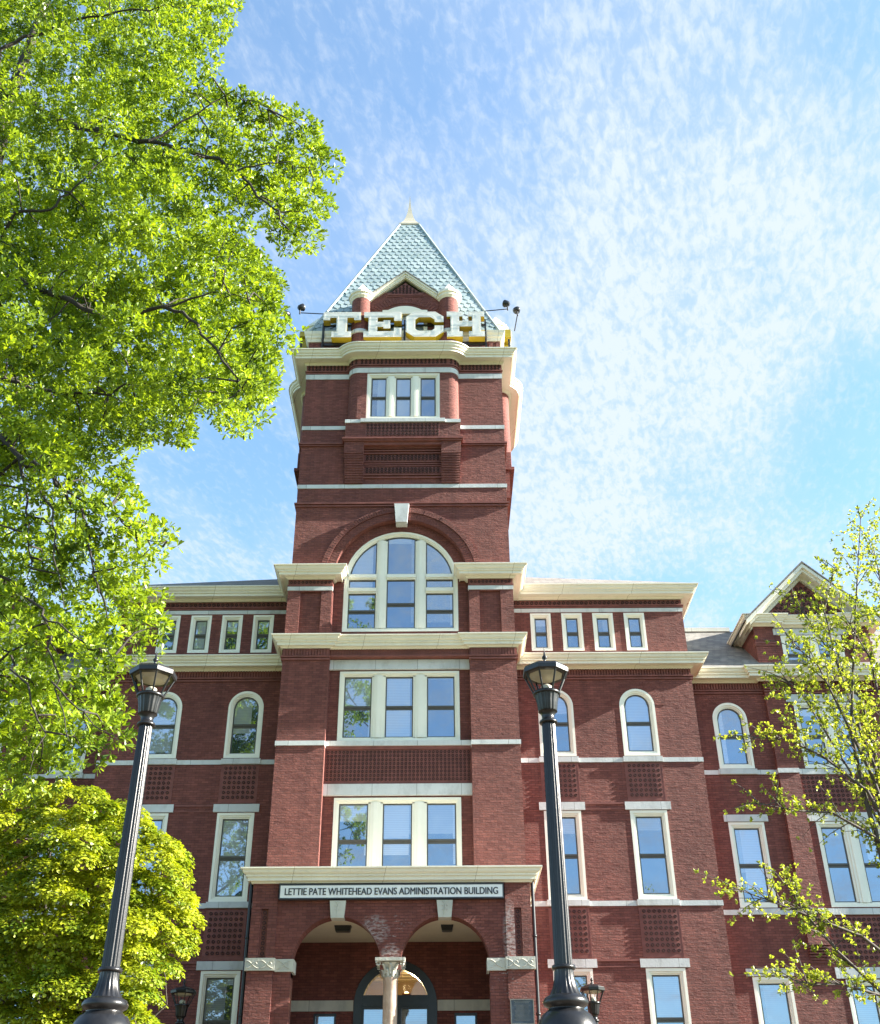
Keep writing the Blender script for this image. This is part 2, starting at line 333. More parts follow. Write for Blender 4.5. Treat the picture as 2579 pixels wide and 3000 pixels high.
def put(o, parent):      # parent keeping world coordinates (parents carry only a translation)
    o.parent = parent; o.matrix_parent_inverse = Matrix.Translation(-Vector(parent.location)); return o
def outline(x0, x1, z0, z1, arch=False, inset=0.0, seg=20, rise=None):
    x0 += inset; x1 -= inset; z0 += inset
    if not arch: return [(x0,z0),(x1,z0),(x1,z1-inset),(x0,z1-inset)]
    cx = (x0+x1)/2; r = (x1-x0)/2; zs = z1-(r+inset)
    return [(x0,z0),(x1,z0)]+[(cx+r*cos(pi*i/seg), zs+r*sin(pi*i/seg)) for i in range(seg+1)]
def wall_sheet(mb, x0, x1, z0, z1, Y, ops, depth=.2, ztop=None, nobottom=False):
    """front sheet at Y facing -Y with openings (ox0,ox1,oz0,oz1,arch) and their reveals"""
    xs = {x0, x1}
    for (a,b,c,d,ar) in ops:
        xs |= {a,b}
        if ar:
            cx=(a+b)/2; r=(b-a)/2; xs |= {cx+r*cos(pi*i/24) for i in range(25)}
    xs = sorted(x for x in xs if x0-1e-6 <= x <= x1+1e-6); xs2 = [xs[0]]
    for x in xs[1:]:
        if x-xs2[-1] > 1e-5: xs2.append(x)
    zt = ztop or (lambda x: z1)
    def top(o, x):
        a,b,c,d,ar = o
        if not ar: return d
        cx=(a+b)/2; r=(b-a)/2; return (d-r)+sqrt(max(0, r*r-(x-cx)**2))
    for xa, xb in zip(xs2, xs2[1:]):
        m = (xa+xb)/2; cur = (z0, z0)
        for o in sorted((o for o in ops if o[0] < m < o[1]), key=lambda o: o[2]):
            if o[2] > cur[0]+1e-5: mb.add([(xa,Y,cur[0]),(xb,Y,cur[1]),(xb,Y,o[2]),(xa,Y,o[2])], [(0,1,2,3)])
            cur = (top(o,xa), top(o,xb))
        mb.add([(xa,Y,cur[0]),(xb,Y,cur[1]),(xb,Y,zt(xb)),(xa,Y,zt(xa))], [(0,1,2,3)])
    for (a,b,c,d,ar) in ops:
        ol = outline(a,b,c,d,ar); n = len(ol)
        mb.add([(x,Y,z) for x,z in ol]+[(x,Y+depth,z) for x,z in ol], [(i,i+n,(i+1)%n+n,(i+1)%n) for i in range(1 if nobottom else 0, n)])
def offset_path(pts, o, closed=False):      # path with outward normal to the right-hand side when walking; mitred offset
    n = len(pts); out = []
    def nrm(a, b):
        dx,dy = b[0]-a[0], b[1]-a[1]; L = sqrt(dx*dx+dy*dy); return (dy/L, -dx/L)
    for i in range(n):
        ns = []
        if i > 0 or closed: ns.append(nrm(pts[i-1], pts[i]))
        if i < n-1 or closed: ns.append(nrm(pts[i], pts[(i+1)%n]))
        if len(ns) == 1: nx,ny = ns[0]; out.append((pts[i][0]+nx*o, pts[i][1]+ny*o)); continue
        sx_,sy_ = ns[0][0]+ns[1][0], ns[0][1]+ns[1][1]; d = 1+ns[0][0]*ns[1][0]+ns[0][1]*ns[1][1]
        out.append((pts[i][0]+sx_*o/d, pts[i][1]+sy_*o/d))
    return out
def cornice_profile(p, h, z0):
    k = h/.40
    pr = [(0,0),(.05,0),(.055,.02),(.10,.065),(.105,.085),(p-.21,.085),(p-.21,.05),(p-.175,.05),(p-.175,.15),(p-.125,.152),(p-.125,.18),(p-.135,.185),(p-.13,.205),(p-.10,.215),(p-.065,.25),(p-.05,.295),(p-.045,.325),(p-.005,.327),(p,.335),(p,.372),(p-.02,.376),(-.04,.40)]
    return [(o, z0+z*k) for o,z in pr]
def sweep(mb, path, prof, closed=False, pathfn=None):
    rings = []
    for (o,z) in prof:
        q = pathfn(o) if pathfn else offset_path(path, o, closed); rings.append([(x,y,z) for x,y in q])
    mb.loft(rings, closed)
    if not closed:
        n = len(rings[0])
        for e in (0, n-1): mb.add([r[e] for r in rings], [tuple(range(len(rings)))])
def band(mb, path, o, z0, z1, closed=False, back=-.02):
    sweep(mb, path, [(back,z0),(o,z0),(o,z1),(back,z1)], closed)
def flutes(mb, xa, xb, Y, z0, z1, step=.085, w=.045, d=.035):
    n = int(abs(xb-xa)/step); xa,xb = min(xa,xb),max(xa,xb); st = (xb-xa)/n
    for i in range(n): mb.box(xa+st*(i+.5)-w/2, xa+st*(i+.5)+w/2, Y-d, Y+.002, z0, z1)
def dots(mb, x0, x1, z0, z1, Y, step, inside=None, stag=False, plate=None, **k):
    mb.cur = 0
    if plate: mb.prism(plate, Y-.003, Y+.012)
    elif not inside: mb.box(x0-.015, x1+.015, Y-.003, Y+.012, z0, z1)
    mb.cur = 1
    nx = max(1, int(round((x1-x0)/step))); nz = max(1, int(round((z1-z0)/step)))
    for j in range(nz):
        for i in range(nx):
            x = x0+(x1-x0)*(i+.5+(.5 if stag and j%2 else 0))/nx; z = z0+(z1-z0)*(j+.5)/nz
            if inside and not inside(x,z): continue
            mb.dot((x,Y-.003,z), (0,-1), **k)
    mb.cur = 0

# ------------------------------------------------------------------ the building
B = root('administration_building', (0, 3, 1.7), 'tall red brick building with cream cornices and a mint tiled tower spire', 'building')
def clusters(mb, gap=.13):
    """groups of pieces that stand apart from each other"""
    P = mb.pieces; n = len(P)
    bb = np.array([[min(v[k] for v in mb.v[a:b]) for k in range(3)]+[max(v[k] for v in mb.v[a:b]) for k in range(3)] for a,b,_,_ in P]); par = list(range(n))
    def find(i):
        while par[i] != i: par[i] = par[par[i]]; i = par[i]
        return i
    for i in range(n):
        hit = np.all((bb[:,:3] <= bb[i,3:]+gap) & (bb[:,3:] >= bb[i,:3]-gap), axis=1)
        for j in np.nonzero(hit)[0]: par[find(int(j))] = find(i)
    out = {}
    for i in range(n): out.setdefault(find(i), []).append(i)
    return list(out.values())
def bp(mb, name, mat):
    gs = clusters(mb) if len(mb.pieces) > 1 and not name.startswith('window') and 'wall' not in name or name in ('pier_wall',) else [0]
    if 2 <= len(gs) <= 8:
        o = None
        for g_ in gs:
            m = MB()
            for i in g_:
                a,b,c,d = mb.pieces[i]; m.cur = mb.mi[c]; m.add(mb.v[a:b], [tuple(q-a for q in f) for f in mb.f[c:d]], mb.sm[c])
            o = put(m.build(name, mat), B)
        return o
    return put(mb.build(name, mat), B)
def window(x0, x1, z0, z1, Y, lights=None, arch=False, jamb=.15, mid=None, head=None, trans=(), rails=True):
    """white frame (part) with bronze sash and pane (sub-parts). lights: list of (xa,xb) glass openings"""
    f = MB(); s_ = MB(); g = MB()
    if lights is None: lights = [(x0+jamb, x1-jamb)]
    a = jamb*.5
    f.ring(outline(x0,x1,z0,z1,arch), outline(x0,x1,z0,z1,arch,a), Y-.03, Y+.16)
    f.ring(outline(x0,x1,z0,z1,arch,a), outline(x0,x1,z0,z1,arch,jamb*.78), Y+.005, Y+.16)
    f.ring(outline(x0,x1,z0,z1,arch,jamb*.78), outline(x0,x1,z0,z1,arch,jamb), Y+.04, Y+.16)
    zi0, zi1 = z0+jamb*.65, z1-jamb
    if zi0 < z0+jamb: zi0 = z0+jamb
    R = (x1-x0)/2; cx = (x0+x1)/2
    def ztop(x):
        if not arch: return zi1
        r = R-jamb; return (z1-R)+sqrt(max(0, r*r-(x-cx)**2))
    for (la,lb),(na,nb) in zip(lights, lights[1:]):
        xm0, xm1 = lb, na; zt = min(ztop(xm0), ztop(xm1))+.03
        f.box(xm0, xm1, Y+.04, Y+.16, zi0-.02, zt); w = xm1-xm0
        f.box(xm0+w*.17, xm1-w*.17, Y-.005, Y+.045, zi0-.02, zt-.004); f.box(xm0+w*.36, xm1-w*.36, Y-.032, Y, zi0-.02, zt-.008)
    t = .036
    for (la,lb) in lights:
        cuts = [zi0]
        for q in trans:
            if q[2] is None or q[2](la, lb):
                f.box(la-.004, lb+.004, Y+.02, Y+.158, q[0], q[1]); f.box(la-.004, lb+.004, Y-.02, Y+.03, q[0]+.05, q[1]-.03)
                cuts += [q[0], q[1]]
        cuts.append(None)
        for k in range(0, len(cuts), 2):
            c0, c1 = cuts[k], cuts[k+1]
            if c1 is None:
                if arch:
                    if c0 > z1-R: hw = sqrt(max(0, (R-jamb)**2-(c0-(z1-R))**2)); la, lb = max(la, cx-hw+.002), min(lb, cx+hw-.002)
                    n = 12; xs = [la+(lb-la)*i/n for i in range(n+1)]
                    ol = [(la,c0),(lb,c0)]+[(x, ztop(x)) for x in reversed(xs)]
                    il = offset_path(ol, -t, True)
                    s_.ring(ol, il, Y+.075, Y+.16); g.prism(ol, Y+.10, Y+.115); c1 = zi1 if len(lights) == 1 else None
                else:
                    c1 = zi1; s_.ring(outline(la,lb,c0,c1), outline(la,lb,c0,c1,False,t), Y+.075, Y+.16); g.box(la+.005, lb-.005, Y+.10, Y+.115, c0+.005, c1-.005)
            else:
                s_.ring(outline(la,lb,c0,c1), outline(la,lb,c0,c1,False,t), Y+.075, Y+.16); g.box(la+.005, lb-.005, Y+.10, Y+.115, c0+.005, c1-.005)
            if rails and c1 and c1-c0 > .9:
                m = (mid if (mid and c0 < mid < c1) else (c0+c1)/2)
                s_.box(la+t, lb-t, Y+.062, Y+.098, m-.03, m+.03); s_.box(la+t, lb-t, Y+.09, Y+.14, m-.10, m-.03)
    o = bp(f, 'window', 'window_paint'); put(s_.build('sash', 'bronze_sash'), B).parent = o; 
    sash = o_child(o, s_) if False else None
    p = g.build('pane', 'glass'); p.parent = o; p.matrix_parent_inverse = Matrix.Identity(4); p.matrix_parent_inverse = o.matrix_world.inverted() if False else Matrix.Identity(4)
    for c in o.children: c.matrix_parent_inverse = Matrix.Identity(4)
    return o

W = 3.6
# --- central bay, lower part: piers, recessed wall between them, porch back wall
tw = MB()
for s in (-1, 1):
    tw.box(s*2.2, s*3.66, 0.0, 1.9, 7.95, 16.32)
wall_sheet(tw, -2.2, 2.2, 7.95, 16.4, .35, [(-1.87,1.87,13.38,15.68,False),(-1.87,1.87,9.2,11.65,False)], .25)
# upper recess: sheet with the great arch, sub wall behind it
wall_sheet(tw, -W, W, 16.4, 27.9, .05, [(-2.2,2.2,16.4,21.1,True)], .22)
wall_sheet(tw, -2.25, 2.25, 16.4, 21.2, .27, [(-1.87,1.87,17.04,20.77,True)], .3)
for s in (-1, 1): tw.add([(s*W,.05,16.4),(s*W,7.25,16.4),(s*W,7.25,27.9),(s*W,.05,27.9)], [(0,1,2,3)])
tw.add([(-W,7.25,8),(W,7.25,8),(W,7.25,27.9),(-W,7.25,27.9)], [(0,3,2,1)])
for s in (-1, 1): tw.add([(s*W,1.9,8),(s*W,7.25,8),(s*W,7.25,16.6),(s*W,1.9,16.6)], [(0,1,2,3)])
bp(tw, 'tower_wall', 'brick')
# upper piers with sunk panels
up = MB()
for s in (-1, 1):
    for a, b in ((2.22,2.56),(3.24,3.655)): up.box(s*a, s*b, -.03, .06, 16.5, 18.42)
    up.box(s*2.56, s*3.24, -.03, .06, 18.34, 18.42); up.box(s*3.59, s*3.655, .06, 1.6, 16.5, 18.42)
    up.box(s*2.22, s*3.655, -.03, .06, 18.42, 18.82); up.box(s*3.59, s*3.655, .06, 1.6, 18.42, 18.82)
bp(up, 'pier_wall', 'brick')
ar = MB()
def arcband(r0, r1, zc, y0, y1, seg=40, cx=0.0, a0=0.0, a1=pi):
    ar.ring([(cx+r1*cos(a0+(a1-a0)*i/seg), zc+r1*sin(a0+(a1-a0)*i/seg)) for i in range(seg+1)], [(cx+r0*cos(a0+(a1-a0)*i/seg), zc+r0*sin(a0+(a1-a0)*i/seg)) for i in range(seg+1)], y0, y1, False)
def voussoirs(cx, zc, r0, r1, y0, y1, n):            # radial bricks, each slightly apart
    for i in range(n):
        a = pi*(i+.06)/n; b = pi*(i+.94)/n; d = random.uniform(-.003,.003)
        ar.prism([(cx+r0*cos(a),zc+r0*sin(a)),(cx+r1*cos(a),zc+r1*sin(a)),(cx+r1*cos(b),zc+r1*sin(b)),(cx+r0*cos(b),zc+r0*sin(b))], y0+d, y1)
arcband(2.2, 2.62, 18.9, .022, .06); voussoirs(0, 18.9, 2.2, 2.46, .0, .05, 86); voussoirs(0, 18.9, 2.475, 2.66, -.035, .05, 92)
voussoirs(0, 18.9, 1.885, 2.2, .235, .28, 80)
bp(ar, 'arch_ring', 'brick')
k = MB(); k.prism([(-.19,20.93),(.19,20.93),(.25,21.66),(-.25,21.66)], -.13, .26); bp(k, 'keystone', 'limestone')
# windows of the centre
LT = [(-1.72,-.86),(-.43,.43),(.86,1.72)]
window(-1.87,1.87,13.38,15.68,.35,LT); window(-1.87,1.87,9.2,11.65,.35,LT)
window(-1.87,1.87,17.04,20.77,.30,[(-1.72,-.82),(-.47,.47),(.82,1.72)],True,
       trans=[(18.46,18.66,lambda a,b: abs(a+b)>.5),(18.97,19.17,lambda a,b: True)])
st = MB(); st.box(-2.2,2.2,.22,.36,13.22,13.37); st.box(-2.2,2.2,.24,.36,9.05,9.19)
for s in (-1,1): st.box(s*2.19, s*3.685, -.03, 1.6, 13.15, 13.29)
bp(st, 'belt_course', 'limestone')
for z0,z1 in ((15.73,16.05),(11.71,12.05)):
    m = MB(); m.box(-2.2,2.2,.26,.40,z0,z1); bp(m, 'lintel', 'limestone')
pan = MB(); pan.box(-2.2,2.2,.31,.36,12.05,13.22); pan.box(-2.2,2.2,.27,.36,13.12,13.22); bp(pan, 'terracotta_panel', 'terracotta')
pd = MB(); dots(pd, -2.17, 2.17, 12.14, 13.1, .31, .117, ro=.044, ri=.022); bp(pd, 'rosette_panel', 'terracotta')
mo = MB()
for s in (-1,1):
    for z in (11.42,11.52): mo.box(s*1.9, s*2.19, .31, .36, z, z+.05)
# dentil frieze under the lower cornice
fr = MB()
for s in (-1,1):
    fr.box(s*2.2, s*3.66, -.02, .02, 16.08, 16.36); flutes(fr, s*2.22, s*3.66, -.02, 16.08, 16.30)
    for z,h,d in ((15.93,.06,.045),(16.02,.05,.06)): fr.box(s*2.19, s*(3.66+d), -d, 1.6, z, z+h)
    for i in range(14): fr.box(s*3.65, s*3.695, .03+i*.11, .085+i*.11, 16.08, 16.3)
fr.box(-2.2,2.2,.10,.36,16.13,16.40); flutes(fr, -2.18, 2.18, .10, 16.14, 16.36); fr.box(-2.2,2.2,.05,.36,16.07,16.13)
bp(fr, 'dentil_frieze', 'terracotta')
# lower tower cornice: breaks forward over the piers and returns down the sides
lc = MB()
path = [(-3.66,1.64),(-3.66,0),(-2.2,0),(-2.2,.08),(2.2,.08),(2.2,0),(3.66,0),(3.66,1.64)]
def inner(pth): return pth
sweep(lc, path, cornice_profile(.36,.40,16.32))
bp(lc, 'cornice', 'cream_paint')
for s in (-1,1):
    c = MB(); pth = [(-3.66,1.64),(-3.66,-.03),(-2.2,-.03),(-2.2,.26)]
    if s > 0: pth = [(-x,y) for x,y in pth[::-1]]
    sweep(c, pth, cornice_profile(.46,.38,18.78)); bp(c, 'pier_cornice', 'cream_paint')
    m = MB(); m.box(s*2.2, s*3.67, -.05, 1.6, 18.38, 18.52); bp(m, 'pier_belt', 'limestone')
    m = MB(); m.box(s*2.2, s*3.68, -.055, 1.6, 18.535, 18.585); dots(m, min(s*2.25,s*3.62), max(s*2.25,s*3.62), 18.60, 18.76, -.03, .13, ro=.05, ri=.02); bp(m, 'rosette_band', 'terracotta')

# --- tower shaft above the arch
rect = [(-W,.05),(W,.05),(W,7.25),(-W,7.25)]
mo_t = MB(); band(mo_t, rect, .05, 21.64, 21.69, True); band(mo_t, rect, .075, 21.73, 21.79, True); 
band(mo_t, rect, .06, 24.18, 24.215, True); band(mo_t, rect, .09, 24.24, 24.30, True)
bp(mo_t, 'brick_moulding', 'terracotta')
be = MB(); band(be, rect, .022, 22.40, 22.55, True); bp(be, 'belt_course', 'limestone')
for (z0,z1) in ((24.91,25.07),(27.22,27.44)):
    be = MB()
    for r in range(4):
        for s in (-1,1):
            q = [(s*2.0,.05),(s*W,.05),(s*W,2.3)] if s > 0 else [(-W,2.3),(-W,.05),(-2.0,.05)]
            R = Matrix.Rotation(r*pi/2, 2); c = Vector((0,3.65))
            q = [tuple(R @ (Vector(p)-c) + c) for p in q]
            if r in (0,): band(be, q, .022, z0, z1)
    bp(be, 'belt_course', 'limestone')
BR, BX, BY = .35, 1.65, -.32        # bay: corner radius, centre x of the corner, front plane
def bay_pts(o=0.0, n=10):           # bay outline for an offset o, from left to right, starting on the flat wall plane
    R = BR+o; cy = BY+BR; yw = .05-o
    if yw <= cy: xi = BX+sqrt(max(0, R*R-(yw-cy)**2)); a0 = math.asin(max(-1,min(1,(cy-yw)/R)))
    else: xi = BX+R; a0 = 0.0
    right = []
    if yw > cy: right.append((xi, yw))
    for i in range(n+1):
        a = a0+(pi/2-a0)*i/n; right.append((BX+R*cos(a), cy-R*sin(a)))
    if yw <= cy: right = [right[0]]+right
    # right: from wall junction to front ; build left->right
    left = [(-x,y) for x,y in right]; return left + right[::-1]
def tower_path(o):                   # full outline of the shaft with bays on four sides, counter-clockwise seen from above, outward = right of walking
    pts = []
    for r in range(4):
        R = Matrix.Rotation(r*pi/2, 2); c = Vector((0,3.65))
        seg = [(-W-o,.05-o)]+bay_pts(o)
        pts += [tuple(R @ (Vector(p)-c) + c) for p in seg]
    return pts
bw = MB()
wall_sheet(bw, -BX, BX, 25.0, 27.9, BY, [(-1.32,1.32,25.14,27.21,False)], .22)
pts = bay_pts(0.0)
Lp = [p for p in pts if p[0] <= -BX+1e-6]; Rp = [p for p in pts if p[0] >= BX-1e-6]
for q in (Lp, Rp): bw.loft([[(x,y,25.0) for x,y in q],[(x,y,27.9) for x,y in q]], False, True)
bw.box(-2.03,2.03,-.30,.06,24.30,24.97); bp(bw, 'bay_wall', 'brick')
for r in (1,2,3):
    bw = MB(); R = Matrix.Rotation(r*pi/2, 2); c = Vector((0,3.65)); q = [tuple(R @ (Vector(p)-c) + c) for p in pts]
    bw.loft([[(x,y,24.3) for x,y in q],[(x,y,27.9) for x,y in q]], False, True)
    q2 = [tuple(R @ (Vector(p)-c) + c) for p in [(-2.05,.06),(-2.05,-.28),(2.05,-.28),(2.05,.06)]]
    bw.prism_z(q2, 24.2, 25.0); q3 = [tuple(R @ (Vector(p)-c) + c) for p in [(-2.12,.06),(-2.12,-.38),(2.12,-.38),(2.12,.06)]]; bw.prism_z(q3, 24.18, 24.30)
    q2 = [tuple(R @ (Vector(p)-c) + c) for p in [(-2.05,.06),(-2.05,-.2),(2.05,-.2),(2.05,.06)]]; bw.prism_z(q2, 23.0, 24.18); bp(bw, 'bay_wall', 'brick')
window(-1.32,1.32,25.14,27.21,BY+.05,[(-1.16,-.62),(-.27,.27),(.62,1.16)])
s_ = MB(); s_.box(-2.05,-1.5,-.335,.06,24.95,25.09); s_.box(1.5,2.05,-.335,.06,24.95,25.09); s_.box(-1.5,1.5,-.37,.06,24.965,25.115); bp(s_, 'sill', 'limestone')
def strip(mb, o, z0, z1, back=0.0):
    A = bay_pts(o); Bk = bay_pts(back); mb.loft([[(x,y,z0) for x,y in Bk],[(x,y,z0) for x,y in A],[(x,y,z1) for x,y in A],[(x,y,z1) for x,y in Bk]], False, False)
s_ = MB(); strip(s_, .022, 27.225, 27.45); bp(s_, 'bay_belt', 'limestone')
s_ = MB(); strip(s_, .035, 27.46, 27.52); strip(s_, .06, 27.55, 27.60); strip(s_, .012, 27.60, 27.9)
A = bay_pts(.012, 16)
s_.cur = 1
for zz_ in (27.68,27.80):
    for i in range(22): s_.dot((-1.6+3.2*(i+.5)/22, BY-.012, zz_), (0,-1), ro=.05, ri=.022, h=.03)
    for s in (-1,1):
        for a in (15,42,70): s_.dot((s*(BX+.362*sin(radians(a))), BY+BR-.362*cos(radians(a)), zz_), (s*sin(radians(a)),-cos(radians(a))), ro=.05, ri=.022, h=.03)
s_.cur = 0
for s in (-1,1):
    s_.box(s*2.0, s*3.63, .02, .06, 27.46, 27.52); s_.box(s*2.0, s*3.65, 0.0, .06, 27.55, 27.60); s_.box(s*2.0, s*3.612, .035, .06, 27.60, 27.9)
    dots(s_, min(s*2.1,s*3.58), max(s*2.1,s*3.58), 27.62, 27.86, .035, .13, ro=.05, ri=.022, h=.03)
bp(s_, 'rosette_frieze', 'terracotta')
pan = MB(); dots(pan, -1.3, 1.3, 24.38, 24.93, -.30, .138, ro=.055, ri=.026, h=.028); bp(pan, 'rosette_panel', 'terracotta')
# corbels and banded panel below the bay
cb = MB()
for s in (-1,1):
    cb.box(s*1.36, s*2.05, -.26, .06, 23.76, 24.18)
    n = 13
    for i in range(n):
        z = 22.57+(23.76-22.57)*i/n; d = -.01-.25*(i+1)/n; cb.box(s*1.36, s*(1.99+.05*i/n), d, .06, z+.010, z+(23.76-22.57)/n-.010); cb.box(s*1.37, s*1.98, d+.03, .06, z-.012, z+.012)
bp(cb, 'corbel', 'brick')
cp = MB(); cp.box(-2.12,2.12,-.36,.06,24.24,24.305); cp.box(-2.08,2.08,-.31,.06,24.18,24.235)
cp.box(-1.36,1.36,-.22,.06,24.06,24.18)
for z in (24.0,23.90,23.80): cp.box(-1.36,1.36,-.02-.06*(z-23.7)/.3,.06,z,z+.05)
for z in (23.46,23.37,23.28): cp.box(-1.36,1.36,0.0,.06,z,z+.045)
for z in (22.92,22.80): cp.box(-1.36,1.36,.0,.06,z,z+.045)
for z0 in (23.53,22.99):
    cp.box(-1.36,1.36,.015,.06,z0,z0+.26); dots(cp, -1.3,1.3,z0+.02,z0+.24,.015,.13, ro=.055, ri=.026, h=.03)
bp(cp, 'banded_panel', 'terracotta')
# main tower cornice
mc = MB(); rings = []
for (o,z) in cornice_profile(.58,.42,27.86): rings.append([(x,y,z) for x,y in tower_path(o)])
mc.loft(rings, True); bp(mc, 'main_cornice', 'cream_paint')
cap = MB(); cap.prism_z([(-4.0,-.35),(4.0,-.35),(4.0,7.65),(-4.0,7.65)], 28.17, 28.262); bp(cap, 'cornice_roof', 'limestone')
# low parapet with its own moulding, then the spire
pa = MB(); pa.box(-W,W,.1,7.2,28.2,29.1)
for sgn in (-1,1):
    for i in range(6): pa.box(sgn*(2.1+i*.27), sgn*(2.1+i*.27+.15), .05, .12, 28.55, 28.98)
bp(pa, 'parapet', 'brick')
pc = MB(); sweep(pc, [(-W,.1),(W,.1),(W,7.2),(-W,7.2)], [(-.1,29.05),(.06,29.05),(.08,29.16),(.13,29.2),(.13,29.27),(.18,29.36),(.20,29.47),(-.2,29.52)], True); bp(pc, 'parapet_cornice', 'cream_paint')
T0, T1, Z0, Z1 = 3.62, .41, 29.48, 38.72; SL = (Z1-Z0)/(T0-T1)
rf = MB(); b0 = [(-T0,3.65-T0,Z0),(T0,3.65-T0,Z0),(T0,3.65+T0,Z0),(-T0,3.65+T0,Z0)]; b1 = [(x/T0*T1, 3.65+(y-3.65)/T0*T1, Z1) for x,y,z in b0]
rf.loft([b0,b1], True, False, True); spire = bp(rf, 'spire_roof', 'tile_seam')
ti = MB(); L = sqrt(1+SL*SL); nrm = (SL/L, 1/L)      # outward horizontal, up
NR = 31
for r in range(4):
    R = Matrix.Rotation(r*pi/2, 2)
    for i in range(NR):
        t_lo = T0+(T1-T0)*i/NR; dt = (T0-T1)/NR; w = .27; n = int(2*t_lo/w)+2
        for j in range(-n//2-1, n//2+2):
            x = (j+(.5 if i%2 else 0))*w
            pts = [(-w*.5,1.25),(-w*.5,.30),(0,-.04),(w*.5,.30),(w*.5,1.25)]
            tt_lo = t_lo-dt*.0
            if abs(x)+w*.3 > t_lo-dt*.5: continue
            V = []; tl = random.uniform(-.006,.006)
            for (a,q) in pts:
                t = t_lo-dt*q; lift = .012+.026*(1-q/1.25)+tl*(a/w*2); lx = x+a*.955
                lx = max(-t-.02, min(t+.02, lx))
                p = Vector((lx, -t-nrm[0]*lift)); p = R @ p; V.append((p[0], 3.65+p[1], Z0+(T0-t)*SL+nrm[1]*lift))
            ti.add(V, [(0,1,2,3,4)]); ti.add([V[1],V[2],V[3],tuple(Vector(V[2])+Vector(R @ Vector((0,.03))).to_3d()*1.0)], [(0,3,1),(1,3,2)])
t_ = ti.build('roof_tile', 'mint_tile'); put(t_, B); t_['kind'] = 'stuff'
hp = MB()
for sx_ in (-1,1):
    for sy_ in (-1,1): hp.tube([(sx_*(T0-.02),3.65+sy_*(T0-.02),Z0+.05),(sx_*T1,3.65+sy_*T1,Z1+.05)], .055, 6)
bp(hp, 'hip_cap', 'mint_metal')
fi = MB(); fp = []
def sqr(r,z): return [(-r,3.65-r,z),(r,3.65-r,z),(r,3.65+r,z),(-r,3.65+r,z)]
fi.loft([sqr(r,z) for r,z in ((.40,38.68),(.47,38.70),(.47,38.80),(.41,38.86),(.29,39.1),(.195,39.4),(.115,39.8),(.055,40.25),(.022,40.7),(.006,41.05))], True, False, True); bp(fi, 'finial', 'finial_paint')

